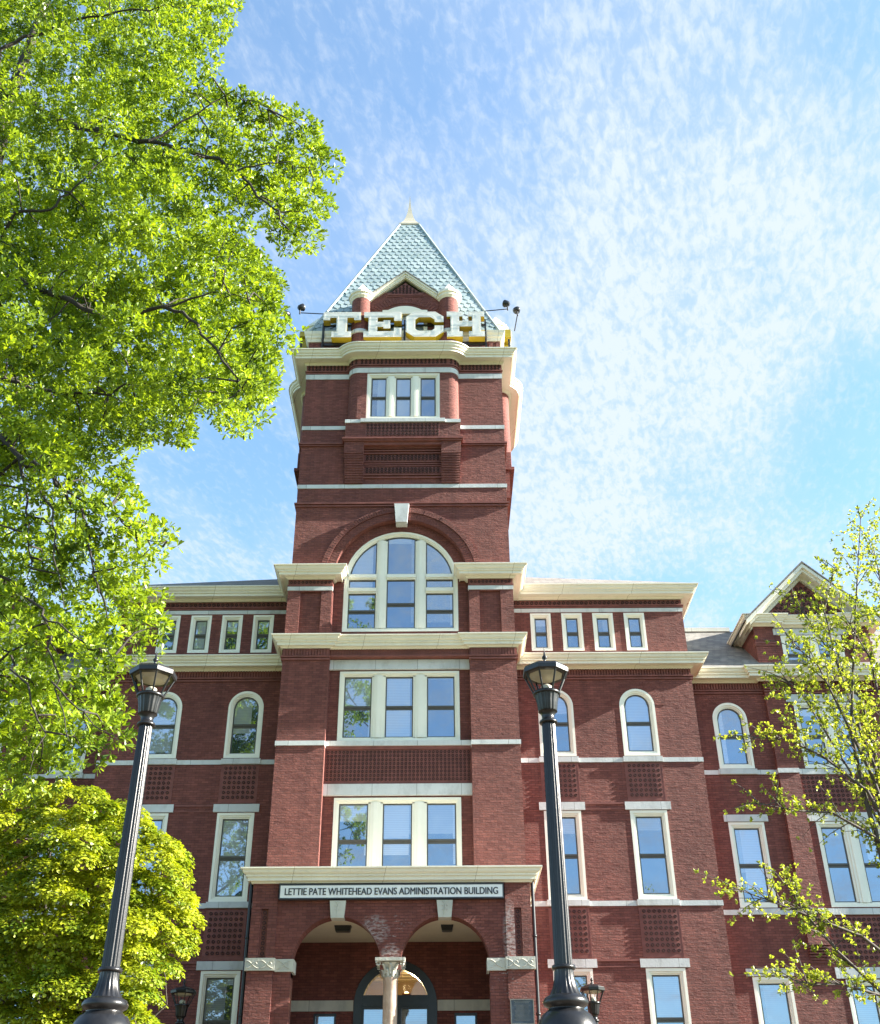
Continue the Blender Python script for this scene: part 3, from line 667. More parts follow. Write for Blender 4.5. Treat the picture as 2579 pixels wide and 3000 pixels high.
# --- dormers on the spire (front one complete, the side ones the same shape)
def dormer(r):
    R = Matrix.Rotation(r*pi/2, 3, 'Z'); c = Vector((0,3.65,0)); TR = lambda p: tuple(R @ (Vector(p)-c) + c)
    def fin(mb, name, mat, par=None):
        mb.v = [TR(v) for v in mb.v]; o = mb.build(name, mat); put(o, B)
        if par: o.parent = par; o.matrix_parent_inverse = Matrix.Identity(4)
        return o
    w = MB(); y0 = -.02
    gab = lambda x: 30.72+(1.72-min(abs(x),1.72))*.90
    wall_sheet(w, -1.72, 1.72, 28.25, 32.4, y0, [(-.86,.86,28.6,30.52,False)], .3, ztop=gab)
    for s in (-1,1): w.add([(s*1.72,y0,28.25),(s*1.72,2.0,28.25),(s*1.72,2.0,30.7),(s*1.72,y0,30.7)], [(0,1,2,3)])
    n = 22
    for i in range(n):       # radial bricks over the window
        a = radians(38)+radians(104)*(i+.08)/n; b = radians(38)+radians(104)*(i+.92)/n
        w.prism([(1.30*cos(a),29.60+1.30*sin(a)),(1.62*cos(a),29.60+1.62*sin(a)),(1.62*cos(b),29.60+1.62*sin(b)),(1.30*cos(b),29.60+1.30*sin(b))], y0-.03, y0+.02)
    d = fin(w, 'dormer', 'brick')
    for s in (-1,1):
        t = MB(); t.lathe((s*1.68,.06,0), [(.37,28.25),(.37,31.1)], 20); fin(t, 'turret', 'brick', d)
        t = MB(); t.lathe((s*1.68,.06,0), [(.375,30.98),(.40,31.02),(.45,31.08),(.46,31.16),(.51,31.19),(.51,31.30),(.47,31.34),(.32,31.55),(.12,31.84),(.02,31.98)], 20, False); fin(t, 'turret_cap', 'cream_paint', d)
        t = MB(); t.lathe((s*1.68,.06,0), [(.38,29.2),(.40,29.2),(.40,29.38),(.38,29.38)], 20); fin(t, 'turret_belt', 'limestone', d)
    # rake boards
    k = MB()
    for s in (-1,1):
        def P(x, dz): return (s*x, 32.34-x*.90+dz)
        k.prism([P(0,.14),P(1.80,.14),P(1.80,.02),P(0,.02)], y0-.16, y0+.3)
        k.prism([P(0,.02),P(1.76,.02),P(1.76,-.08),P(0,-.08)], y0-.11, y0+.1)
        k.prism([P(0,-.08),P(1.70,-.08),P(1.70,-.14),P(0,-.14)], y0-.08, y0+.05)
    fin(k, 'rake_board', 'cream_paint', d)
    k = MB()
    for s in (-1,1): k.prism([(0,32.50),(s*1.86,30.83),(s*1.86,30.79),(0,32.45)], y0-.19, 3.2)
    fin(k, 'dormer_roof', 'shingle', d)
    k = MB(); k.box(-.70,.70,y0-.05,y0+.02,31.32,31.38); k.box(-.75,.75,y0-.03,y0+.02,31.25,31.30); dots(k, -.68,.68,31.40,32.0,y0-.002,.13, plate=[(-.66,31.39),(.66,31.39),(0,31.99)], inside=lambda x,z: z < 32.0-abs(x)*.9-.02, ro=.05, ri=.024, h=.03); fin(k, 'gable_panel', 'terracotta', d)
    f = MB(); f.ring([(x,z) for x,z in outline(-.86,.86,28.6,30.55)], outline(-.86,.86,28.6,30.55,False,.14), y0-.03, y0+.2)
    arcs = [(1.12*cos(radians(40+100*i/14)), 29.62+1.12*sin(radians(40+100*i/14))) for i in range(15)]
    f.prism(arcs+[(-.86,30.34),(.86,30.34)], y0-.05, y0+.02)
    f.box(-.42,-.26,y0,y0+.2,28.7,30.45); f.box(.26,.42,y0,y0+.2,28.7,30.45); f.box(-.86,.86,y0+.02,y0+.2,29.3,29.38)
    fin(f, 'dormer_frame', 'window_paint', d)
    g = MB(); g.box(-.75,.75,y0+.13,y0+.16,28.65,30.45); fin(g, 'dormer_pane', 'glass', d)
for r in (0,1,3): dormer(r)

# --- wings, mirrored
def wing(s):
    X = lambda x: s*x
    def xs(a, b): return (min(s*a,s*b), max(s*a,s*b))
    Yw = 1.65
    ops = []
    for c in (4.66,5.71,6.755,7.81): ops.append((*xs(c-.345,c+.345),16.97,18.35,False))
    for c in (4.97,7.59):
        ops.append((*xs(c-.565,c+.565),13.36,15.60,True)); ops.append((*xs(c-.565,c+.565),9.01,11.63,False)); ops.append((*xs(c-.56,c+.56),4.55,7.13,False))
    w = MB(); a, b = xs(3.3, 9.46)
    wall_sheet(w, a, b, 1.6, 19.0, Yw, ops, .22)
    w.add([(s*9.46,Yw,1.6),(s*9.46,2.75,1.6),(s*9.46,2.75,16.6),(s*9.46,Yw,16.6)], [(0,1,2,3)])
    w.add([(s*9.42,Yw,16.3),(s*9.42,13,16.3),(s*9.42,13,19.0),(s*9.42,Yw,19.0)], [(0,1,2,3)])
    bp(w, 'wing_wall', 'brick')
    for o in ops: window(o[0],o[1],o[2],o[3],Yw+.02,None,o[4],jamb=.145 if o[3]>18 else .165)
    ptop = [(3.3,Yw),(9.46,Yw),(9.46,13)]; plow = [(3.3,Yw),(9.46,Yw),(9.46,2.75)]
    if s < 0: ptop = [(-x,y) for x,y in ptop[::-1]]; plow = [(-x,y) for x,y in plow[::-1]]
    m = MB(); sweep(m, plow, cornice_profile(.55,.40,16.29)); bp(m, 'wing_cornice', 'cream_paint')
    m = MB(); sweep(m, ptop, cornice_profile(.55,.38,18.85)); bp(m, 'wing_cornice', 'cream_paint')
    # friezes
    m = MB(); flutes(m, *xs(3.68,9.45), Yw, 16.07, 16.31, .088)
    band(m, plow, .045, 15.93, 15.985); band(m, plow, .065, 16.015, 16.065)
    bp(m, 'dentil_frieze', 'terracotta')
    m = MB(); band(m, ptop, .045, 18.545, 18.58); band(m, ptop, .06, 18.60, 18.64); x0_,x1_ = xs(3.7,9.4); dots(m, x0_,x1_,18.66,18.82,Yw,.155, ro=.06, ri=.028, h=.03); bp(m, 'rosette_band', 'terracotta')
    m = MB(); band(m, ptop, .02, 18.39, 18.525); bp(m, 'belt_course', 'limestone')
    m = MB()
    for z in (13.15, 8.83):
        band(m, plow, .022, z, z+.145)
    bp(m, 'belt_course', 'limestone')
    for c in (4.97,7.59):
        for z in (13.155,8.835): q = MB(); q.box(X(c-.615),X(c+.615),Yw-.065,Yw+.02,z,z+.168); bp(q, 'sill', 'limestone')
        q = MB(); q.box(X(c-.61),X(c+.61),Yw-.06,Yw+.02,4.38,4.54); bp(q, 'sill', 'limestone')
        for z0,z1 in ((11.65,11.89),(7.15,7.38)): q = MB(); q.box(X(c-.70),X(c+.70),Yw-.045,Yw+.02,z0,z1); bp(q, 'lintel', 'limestone')
        for z0,z1 in ((12.03,13.13),(7.52,8.78)):
            q = MB(); x0_,x1_ = xs(c-.56,c+.56)
            for (e0,e1) in ((x0_-.03,x0_),(x1_,x1_+.03)): q.box(e0,e1,Yw-.012,Yw+.01,z0-.1,z1)
            q.box(x0_,x1_,Yw-.006,Yw+.01,z0-.1,z1); bp(q, 'terracotta_panel', 'terracotta')
            q = MB(); dots(q, x0_+.04,x1_-.04,z0,z1-.02,Yw-.006,.15, ro=.05, ri=.026, h=.026); bp(q, 'rosette_panel', 'terracotta')
        for cx_,zs in ((c,15.035),):   # brick voussoirs over the arched window
            global ar; ar = MB(); voussoirs(X(cx_), zs, .575, .93, Yw-.012, Yw+.01, 30); bp(ar, 'arch_ring', 'brick')
    m = MB()
    for z0,z1 in ((11.68,11.86),(7.18,7.35)): m.box(X(5.67),X(6.89),Yw-.03,Yw+.01,z0+.14,z1+.02); m.box(X(5.67),X(6.89),Yw-.018,Yw+.01,z0-.02,z0+.012)
    bp(m, 'brick_moulding', 'terracotta')
    # hipped roof
    r = MB(); e = 19.2; x1 = 9.98; y0 = 1.12; h = 6.2; sl = .60
    P = [(s*x1,y0,e),(s*x1,y0+2*h,e),(s*(x1-h),y0+h,e+h*sl),(s*2.5,y0+h,e+h*sl),(s*2.5,y0,e),(s*2.5,y0+2*h,e)]
    r.add(P, [(0,2,3,4),(0,1,2),(1,5,3,2)] if s < 0 else [(4,3,2,0),(2,1,0),(2,3,5,1)]); bp(r, 'wing_roof', 'shingle')
    # ------------------ outer block with the gabled pavilion
    V = 2.75; pc = 14.03
    ops = [(*xs(10.81-.565,10.81+.565),13.30,15.55,True),(*xs(10.81-.56,10.81+.56),9.0,11.57,False),(*xs(10.86-.565,10.86+.565),4.5,7.06,False),
           (*xs(pc-1.04,pc+1.04),13.30,15.54,False),(*xs(pc-1.04,pc+1.04),9.0,11.57,False),(*xs(pc-1.04,pc+1.04),4.5,6.97,False),
           (*xs(17.4-.565,17.4+.565),13.30,15.55,True),(*xs(17.4-.56,17.4+.56),9.0,11.57,False),(*xs(17.4-.56,17.4+.56),4.5,7.06,False)]
    w = MB(); a,b = xs(9.3,19.5); wall_sheet(w, a, b, 1.6, 16.55, V, ops, .22); w.add([(s*19.5,V,1.6),(s*19.5,14,1.6),(s*19.5,14,16.5),(s*19.5,V,16.5)], [(0,1,2,3)])
    for q in (12.06,15.34): w.box(X(q),X(q+.66),V-.16,V+.02,7.9,16.3)
    for q in (12.06,15.34):
        for i in range(6): w.box(X(q),X(q+.66),V-.03-.13*i/6,V+.02,7.42+i*.08,7.42+i*.08+.055)
    bp(w, 'outer_wall', 'brick')
    for o in ops[:6]:
        big_ = o[1]-o[0] > 1.5; cxx = (o[0]+o[1])/2
        window(*o[:4], V+.02, [(o[0]+.15,cxx-.22),(cxx+.22,o[1]-.15)] if big_ else None, o[4], jamb=.15 if big_ else .165)
    for o in ops[6:]: window(*o[:4], V+.02, None, o[4], jamb=.165)
    path_ = [(9.46,V),(11.92,V),(11.92,V-.16),(16.14,V-.16),(16.14,V),(19.5,V),(19.5,14)]
    if s < 0: path_ = [(-x,y) for x,y in path_[::-1]]
    m = MB(); sweep(m, path_, cornice_profile(.55,.40,16.24)); bp(m, 'outer_cornice', 'cream_paint')
    m = MB(); flutes(m, *xs(9.5,12.05), V, 16.02, 16.26, .088); flutes(m, *xs(12.06,12.72), V-.16, 16.02, 16.26, .088); flutes(m, *xs(12.74,15.33), V, 16.02, 16.26, .088); flutes(m, *xs(15.34,16.0), V-.16, 16.02, 16.26, .088); flutes(m, *xs(16.02,19.4), V, 16.02, 16.26, .088)
    for z,h_,d in ((15.86,.05,.05),(15.94,.05,.07)):
        m.box(X(9.47),X(12.05),V-d,V,z,z+h_); m.box(X(12.04),X(12.74),V-.16-d,V,z,z+h_); m.box(X(12.74),X(15.32),V-d,V,z,z+h_); m.box(X(15.32),X(16.02),V-.16-d,V,z,z+h_); m.box(X(16.02),X(19.5),V-d,V,z,z+h_)
    bp(m, 'dentil_frieze', 'terracotta')
    m = MB()
    for z in (13.10,8.79):
        m.box(X(9.46),X(12.06),V-.022,V+.01,z,z+.145); m.box(X(12.05),X(12.73),V-.185,V+.01,z,z+.147); m.box(X(12.73),X(15.33),V-.05,V+.01,z-.01,z+.165); m.box(X(15.33),X(16.01),V-.185,V+.01,z,z+.147); m.box(X(16.01),X(19.5),V-.022,V+.01,z,z+.145)
    bp(m, 'belt_course', 'limestone')
    for c in (10.81,17.4):
        for z in (13.10,8.79): q = MB(); q.box(X(c-.615),X(c+.615),V-.065,V+.02,z+.004,z+.172); bp(q, 'sill', 'limestone')
        for z0,z1 in ((11.585,11.80),(7.08,7.28)): q = MB(); q.box(X(c-.68),X(c+.70),V-.045,V+.02,z0,z1); bp(q, 'lintel', 'limestone')
    for z0,z1 in ((15.56,15.82),(11.585,11.85),(7.0,7.30)): q = MB(); q.box(X(12.73),X(15.33),V-.05,V+.02,z0,z1); bp(q, 'lintel', 'limestone')
    for z0,z1 in ((12.05,13.05),(7.5,8.72)):
        q = MB(); dots(q, *xs(12.78,15.28), z0, z1, V, .15, ro=.052, ri=.026, h=.026); bp(q, 'rosette_panel', 'terracotta')
    global_ar = MB(); ar = global_ar; voussoirs(X(10.81), 14.985, .575, .93, V-.012, V+.01, 30); bp(ar, 'arch_ring', 'brick')
    # roof of the outer block
    r = MB(); r.add([(s*9.40,V-.5,16.63),(s*20.0,V-.5,16.63),(s*20.0,6.0,19.75),(s*9.40,6.0,19.75),(s*9.4,9.3,16.6),(s*20,9.3,16.6)], [(0,1,2,3),(3,2,5,4)] if s > 0 else [(3,2,1,0),(4,5,2,3)]); bp(r, 'outer_roof', 'shingle')
    q = MB(); q.box(X(9.6),X(12.2),5.86,6.14,19.70,19.86); bp(q, 'roof_ridge', 'cream_paint')
    # gabled pavilion front
    gp = MB(); go = [(*xs(pc-1.04,pc+1.04),16.66,18.0,False)]
    gz = lambda x: 18.4+max(0,(2.0-abs(x-s*pc)))*.96
    a,b = xs(12.06,16.0); wall_sheet(gp, a, b, 16.5, 20.3, V, go, .2, ztop=gz)
    for q in (12.06,15.34): gp.box(X(q),X(q+.66),V-.14,V+.02,16.6,18.32)
    for q in (12.06,16.0): gp.add([(s*q,V,16.5),(s*q,6.5,16.5),(s*q,6.5,18.4),(s*q,V,18.4)], [(0,1,2,3)])
    gb = bp(gp, 'gable_wall', 'brick')
    m = MB()
    for q in (12.06,15.34): m.box(X(q-.03),X(q+.69),V-.19,V+.01,17.62,17.68); m.box(X(q-.02),X(q+.68),V-.17,V+.01,17.55,17.60)
    bp(m, 'brick_moulding', 'terracotta')
    window(*go[0][:4], V+.02, [(go[0][0]+.15,s*pc-.22),(s*pc+.22,go[0][1]-.15)], False, jamb=.15)
    q = MB(); q.box(X(12.72),X(15.34),V-.04,V+.02,18.02,18.25); bp(q, 'lintel', 'limestone')
    path_ = [(12.06,6.3),(12.06,V-.14),(12.8,V-.14),(12.8,V),(15.26,V),(15.26,V-.14),(16.0,V-.14),(16.0,6.3)]
    if s < 0: path_ = [(-x,y) for x,y in path_[::-1]]
    m = MB(); sweep(m, path_, cornice_profile(.42,.34,18.28)); bp(m, 'gable_cornice', 'cream_paint')
    m = MB()
    for t in (-1,1):
        def P(x, dz): return (s*pc+t*x, 20.52-x*.955+dz)
        m.prism([P(0,0),P(2.30,0),P(2.30,-.15),P(0,-.15)], V-.60, V+.5); m.prism([P(0,-.15),P(2.16,-.15),P(2.16,-.28),P(0,-.28)], V-.50, V+.4)
        m.prism([P(0,-.28),P(2.05,-.28),P(2.05,-.40),P(0,-.40)], V-.12, V+.1)
    bp(m, 'rake_cornice', 'cream_paint')
    m = MB()
    for t in (-1,1): m.prism([(s*pc,20.60),(s*pc+t*2.36,18.346),(s*pc+t*2.36,18.30),(s*pc,20.54)], V-.63, 9.0)
    bp(m, 'gable_roof', 'shingle')
    m = MB(); x0_,x1_ = xs(12.5,15.56); dots(m, x0_,x1_,18.66,20.05,V-.002,.15, plate=[(s*pc-1.5,18.64),(s*pc+1.5,18.64),(s*pc,20.1)], inside=lambda x,z: z < 20.0-abs(x-s*pc)*.955, stag=True, ro=.058, ri=.028, h=.03); bp(m, 'rosette_panel', 'terracotta')
wing(1); wing(-1)

# --- porch
po = MB(); PY = -2.5
def arch_top(x, c, r=1.10, zs=6.62): return zs+sqrt(max(0, r*r-(x-c)**2))
wall_sheet(po, -2.9, 2.9, 6.45, 8.6, PY+.06, [(-2.46,-.26,6.3,7.72,True),(.26,2.46,6.3,7.72,True)], .46, nobottom=True)
wall_sheet(po, -2.9, 2.9, 6.45, 8.6, PY+.52, [(-2.46,-.26,6.3,7.72,True),(.26,2.46,6.3,7.72,True)], .0, nobottom=True)
for s in (-1,1):
    po.box(s*2.9, s*3.55, PY, PY+.7, 1.7, 6.45) ; po.box(s*2.46, s*2.9, PY+.06, PY+.5, 1.7, 6.45)
    po.box(s*2.9, s*3.12, PY, PY+.6, 6.45, 8.6); po.box(s*3.30, s*3.55, PY, PY+.6, 6.45, 8.6); po.box(s*3.12, s*3.30, PY+.07, PY+.6, 6.45, 8.6); po.box(s*3.12, s*3.30, PY, PY+.07, 7.90, 8.6)
    po.box(s*3.05, s*3.55, PY+.6, 1.7, 1.7, 8.6)
bp(po, 'porch_wall', 'porch_brick')
ar = MB()
for c in (-1.36,1.36): voussoirs(c, 6.62, 1.10, 1.45, PY+.045, PY+.07, 52)
bp(ar, 'arch_ring', 'porch_brick')
bk = MB(); wall_sheet(bk, -3.1, 3.1, 3.3, 7.8, 1.05, [(-1.14,1.14,3.4,7.27,True),(-2.22,-1.61,4.4,5.92,False),(1.61,2.22,4.4,5.92,False)], .25); bp(bk, 'porch_back_wall', 'brick')
m = MB(); m.box(-3.1,3.1,PY+.5,1.1,7.76,7.9); bp(m, 'porch_ceiling', 'ceiling_plaster')
m = MB(); m.box(-3.3,3.3,PY+.3,1.2,3.1,3.4); bp(m, 'porch_floor', 'concrete')
m = MB()
for s in (-1,1): m.box(s*1.15,s*3.06,1.01,1.08,5.98,6.25); m.box(s*3.02,s*3.06,-1.8,1.01,5.98,6.25)
bp(m, 'porch_belt', 'carved_stone')
m = MB(); sweep(m, [(-3.55,1.64),(-3.55,PY),(3.55,PY),(3.55,1.64)], cornice_profile(.32,.38,8.52)); m.box(-3.5,3.5,PY+.05,1.6,8.6,8.90); bp(m, 'porch_cornice', 'cream_paint')
for c in (-1.36,1.36):
    q = MB(); q.prism([(c-.165,7.66),(c+.165,7.66),(c+.205,8.08),(c-.205,8.08)], PY-.07, PY+.3)
    ko = bp(q, 'keystone', 'carved_stone')
    q = MB(); q.tube([(c-.02,PY-.075,7.72),(c,PY-.08,7.85),(c+.01,PY-.08,7.98)], .012, 5)
    for s in (-1,1):
        for zz_,rr in ((7.80,.07),(7.90,.085),(7.99,.075)): q.tube([(c+s*rr*t, PY-.075, zz_+.06*sin(t*pi*.75)) for t in (0,.3,.6,.85,1.0)], .010, 5)
    q = q.build('carved_leaf', 'carved_stone'); q.parent = ko; q.matrix_parent_inverse = Matrix.Identity(4)
for s in (-1,1):
    q = MB(); q.box(s*2.86,s*3.60,PY-.06,PY+.2,6.43,6.72); q.box(s*2.40,s*2.86,PY+.01,PY+.54,6.41,6.70)
    io = bp(q, 'impost', 'carved_stone'); q = MB()
    for c in (2.63,3.05,3.41):     # carved scrolls
        y = PY-.065 if c > 2.8 else PY+.005
        q.tube([(s*c+.15*(1-2*t), y, 6.57+.09*cos(t*pi)) for t in np.linspace(0,1,7)], .011, 5)
        q.tube([(s*c-.15*(1-2*t), y, 6.57+.09*cos(t*pi)) for t in np.linspace(0,1,7)], .011, 5)
        q.tube([(s*c+.06+.055*cos(a), y, 6.57+.055*sin(a)) for a in np.linspace(0,5,9)], .011, 5)
    q = q.build('carved_scroll', 'carved_stone'); q.parent = io; q.matrix_parent_inverse = Matrix.Identity(4)
    q = MB(); dots(q, min(s*3.14,s*3.28), max(s*3.14,s*3.28), 6.78, 7.88, PY+.07, .12, ro=.05, ri=.025, h=.03); bp(q, 'rosette_slot', 'terracotta')
# column
q = MB(); q.lathe((0,PY+.25,0), [(.23,3.4),(.23,3.55),(.20,3.6),(.182,3.7),(.176,6.22),(.19,6.24),(.19,6.28)], 28); cl_ = bp(q, 'column', 'pink_marble')
q = MB(); q.lathe((0,PY+.25,0), [(.175,6.27),(.20,6.29),(.18,6.31),(.19,6.42),(.24,6.55),(.30,6.62)], 20); q.box(-.37,.37,PY-.12,PY+.62,6.635,6.71)
for ring_,(z0,z1,r0,r1,n) in enumerate(((6.30,6.46,.19,.25,10),(6.36,6.58,.20,.31,10))):
    for i in range(n):        # curling leaves
        a = 2*pi*(i+.5*ring_)/n; c_,s_ = cos(a),sin(a)
        q.tube([(c_*r,PY+.25+s_*r,z) for r,z in ((r0,z0),(r0+.01,(z0+z1)/2),(r1-.01,z1),(r1+.03,z1-.03))], [.035,.045,.03,.018], 6)
for sx_ in (-1,1):
    for sy_ in (-1,1): q.tube([(sx_*(.30+.05*cos(t)),PY+.25+sy_*(.30+.05*cos(t)),6.585+.045*sin(t)) for t in np.linspace(0,5.6,9)], .02, 6)
q = q.build('capital', 'carved_stone'); q.parent = cl_; q.matrix_parent_inverse = Matrix.Identity(4)
# entrance with its fanlight, side lights
f = MB(); DY = 1.05
f.ring(outline(-1.14,1.14,3.4,7.27,True), outline(-1.14,1.14,3.4,7.27,True,.23), DY-.05, DY+.2)
f.box(-.93,.93,DY-.03,DY+.2,6.10,6.38); f.box(-.10,.10,DY-.02,DY+.16,3.4,6.12)
for s in (-1,1): f.ring(outline(min(s*.10,s*.92),max(s*.10,s*.92),3.45,6.1), outline(min(s*.10,s*.92),max(s*.10,s*.92),3.45,6.1,False,.06), DY, DY+.15)
do = bp(f, 'entrance_door', 'black_metal')
g = MB(); g.prism([(x,z) for x,z in outline(-.91,.91,6.12,7.04,True)], DY+.08, DY+.09)
g = g.build('pane', 'clear_glass'); g.parent = do; g.matrix_parent_inverse = Matrix.Identity(4)
g = MB(); g.box(-.9,.9,DY+.07,DY+.078,3.5,6.10); g = g.build('door_pane', 'glass'); g.parent = do; g.matrix_parent_inverse = Matrix.Identity(4)
for s in (-1,1):
    f = MB(); a,b = min(s*1.61,s*2.22),max(s*1.61,s*2.22); f.ring(outline(a,b,4.4,5.92), outline(a,b,4.4,5.92,False,.05), DY-.02, DY+.15); o = bp(f, 'side_window', 'black_metal')
    g = MB(); g.box(a+.03,b-.03,DY+.07,DY+.085,4.43,5.89); g = g.build('pane', 'glass'); g.parent = o; g.matrix_parent_inverse = Matrix.Identity(4)
lb = MB(); lb.add([(-3.4,1.3,3.4),(3.4,1.3,3.4),(3.4,6.8,3.4),(-3.4,6.8,3.4),(-3.4,1.3,7.6),(3.4,1.3,7.6),(3.4,6.8,7.6),(-3.4,6.8,7.6)], [(0,1,2,3),(2,3,7,6),(1,2,6,5),(0,3,7,4)]); bp(lb, 'lobby_wall', 'lobby_wall')
lb = MB(); lb.add([(-3.4,1.3,7.6),(3.4,1.3,7.6),(3.4,6.8,7.6),(-3.4,6.8,7.6)], [(0,1,2,3)])
for i in range(12): lb.box(-3.3+i*.6-.014,-3.3+i*.6+.014,1.32,6.7,7.585,7.602)
for i in range(9): lb.box(-3.4,3.4,1.4+i*.6-.014,1.4+i*.6+.014,7.587,7.602)
bp(lb, 'lobby_ceiling', 'ceiling_plaster')
for s in (-1,1):
    d = MB(); d.tube([(s*3.62,PY+.12,8.55),(s*3.62,PY+.12,8.3),(s*3.62,PY+.12,1.8)], .045, 10)
    for z in (7.2,5.4): d.lathe((s*3.62,PY+.12,0), [(.045,z),(.058,z),(.058,z+.06),(.045,z+.06)], 10)
    bp(d, 'downspout', 'black_metal')
# --- things fixed to or standing in the porch
t = root('floor_lamp', (.24, 3.0, 3.4), 'bronze uplighter lamp glowing in the lobby behind the entrance fanlight', 'lamp')
q = MB(); q.lathe((0,0,0), [(.16,0),(.16,.03),(.025,.06),(.018,2.95),(.03,3.0),(.05,3.1),(.025,3.16),(.04,3.2)], 14); q.build('stand', 'copper', t)
q = MB(); q.lathe((0,0,0), [(.03,3.2),(.10,3.24),(.15,3.30),(.14,3.30),(.03,3.22)], 16); q.build('bowl', 'copper', t)
q = MB(); q.lathe((0,0,0), [(.01,3.26),(.06,3.29),(.06,3.34),(.01,3.37)], 12); q.build('bulb', 'lamp_glow', t)
pl = bpy.data.lights.new('lobby_light', 'POINT'); pl.energy = 95; pl.color = (1,.70,.36); pl.shadow_soft_size = .12; plo = bpy.data.objects.new('lobby_light', pl); col.objects.link(plo); plo.parent = t; plo.location = (0,0,3.45)
for x_,w_,nm in ((-1.33,.44,'wide dark ceiling light under the left arch of the porch'),(1.42,.33,'small dark ceiling light under the right arch of the porch')):
    t = root('ceiling_light', (x_, -1.1, 7.76), nm, 'ceiling light', 'ceiling lights of the porch')
    q = MB(); q.prism([(-w_/2,0),(w_/2,0),(w_/2-.03,-.14),(-w_/2+.03,-.14)], -.12, .12); q.build('housing', 'black_metal', t)
    q = MB(); q.box(-w_/2+.05,w_/2-.05,-.09,.09,-.155,-.14); q.build('lens', 'bronze_sash', t)
t = root('wall_plaque', (3.22, PY-.005, 5.2), 'small dark bronze plaque on the right brick pier of the porch', 'plaque')
q = MB(); q.box(-.27,.27,-.03,.004,0,.53); q.build('plate', 'plaque_bronze', t)
q = MB(); q.ring(outline(-.285,.285,-.015,.545), outline(-.285,.285,-.015,.545,False,.022), -.045, .004)
for i in range(16):
    wd = (.20,.17)[i] if i < 2 else random.uniform(.15,.21); z = .485-i*.028
    q.box(-wd,wd,-.033,-.03,z,z+(.013 if i < 2 else .006))
q.build('relief', 'plaque_relief', t)
def text_mesh(s, size, ext):
    cu = bpy.data.curves.new('txt', 'FONT'); cu.body = s; cu.size = size; cu.extrude = ext; cu.align_x = 'CENTER'; cu.align_y = 'CENTER'
    ob = bpy.data.objects.new('txt', cu); col.objects.link(ob); dg = bpy.context.evaluated_depsgraph_get(); me = bpy.data.meshes.new_from_object(ob.evaluated_get(dg)); bpy.data.objects.remove(ob); return me
t = root('name_sign', (0, PY-.04, 8.30), 'long white name sign with dark capitals above the two porch arches', 'sign')
q = MB(); q.box(-2.84,2.84,-.05,.09,-.155,.155); q.build('board', 'sign_white', t)
q = MB(); q.ring(outline(-2.87,2.87,-.185,.185), outline(-2.84,2.84,-.155,.155), -.06, .09); q.build('rim', 'sign_ink', t)
me = text_mesh('LETTIE PATE WHITEHEAD EVANS ADMINISTRATION BUILDING', .235, .006); me.materials.append(MATS['sign_ink'])
xsv = [v.co.x for v in me.vertices]; zsv = [v.co.y for v in me.vertices]; sc_ = 5.44/(max(xsv)-min(xsv)); sh = .172/(max(zsv)-min(zsv)); cxv = (max(xsv)+min(xsv))/2; czv = (max(zsv)+min(zsv))/2
base_ = [((v.co.x-cxv)*sc_, -.056-v.co.z, (v.co.y-czv)*sh) for v in me.vertices]; fb = [tuple(p.vertices) for p in me.polygons]; q = MB()
for dx_,dy_ in ((-.005,0),(0,-.0012),(.005,-.0024)): q.add([(x+dx_,y+dy_,z) for x,y,z in base_], fb)
q.build('lettering', 'sign_ink', t)

# --- roof letters: one sign on each of the three visible sides
def glyphs():
    H, U = 1.30, 1.0
    T = [[(0,0)]]
    s = .27      # stroke
    def rect(a,b,c,d): return [(a,c),(b,c),(b,d),(a,d)]
    T = [(.0,1.0),(.0,.68),(.18,.68),(.18,.78),(.36,.78),(.36,.22),(.24,.22),(.24,.0),(.76,.0),(.76,.22),(.64,.22),(.64,.78),(.82,.78),(.82,.68),(1.0,.68),(1.0,1.0)]
    E = [(0,0),(1,0),(1,.36),(.80,.36),(.80,.22),(.36,.22),(.36,.40),(.52,.40),(.52,.34),(.70,.34),(.70,.66),(.52,.66),(.52,.60),(.36,.60),(.36,.78),(.80,.78),(.80,.64),(1,.64),(1,1),(0,1),(0,.78),(.12,.78),(.12,.22),(0,.22)]
    Cc = [(.22,0),(.78,0),(1,.20),(1,.42),(.76,.42),(.76,.32),(.66,.22),(.34,.22),(.25,.31),(.25,.69),(.34,.78),(.66,.78),(.76,.68),(.76,.58),(1,.58),(1,1),(.80,1),(.80,.93),(.78,1),(.22,1),(0,.80),(0,.20)]
    Cc = [(.22,0),(.78,0),(1,.20),(1,.44),(.76,.44),(.76,.32),(.66,.22),(.34,.22),(.25,.31),(.25,.69),(.34,.78),(.66,.78),(.76,.68),(.76,.58),(1,.58),(1,.80),(.78,1),(.22,1),(0,.80),(0,.20)]
    Hh = [(0,0),(.42,0),(.42,.20),(.33,.20),(.33,.40),(.67,.40),(.67,.20),(.58,.20),(.58,0),(1,0),(1,.20),(.90,.20),(.90,.80),(1,.80),(1,1),(.58,1),(.58,.80),(.67,.80),(.67,.62),(.33,.62),(.33,.80),(.42,.80),(.42,1),(0,1),(0,.80),(.10,.80),(.10,.20),(0,.20)]
    return [T,E,Cc,Hh]
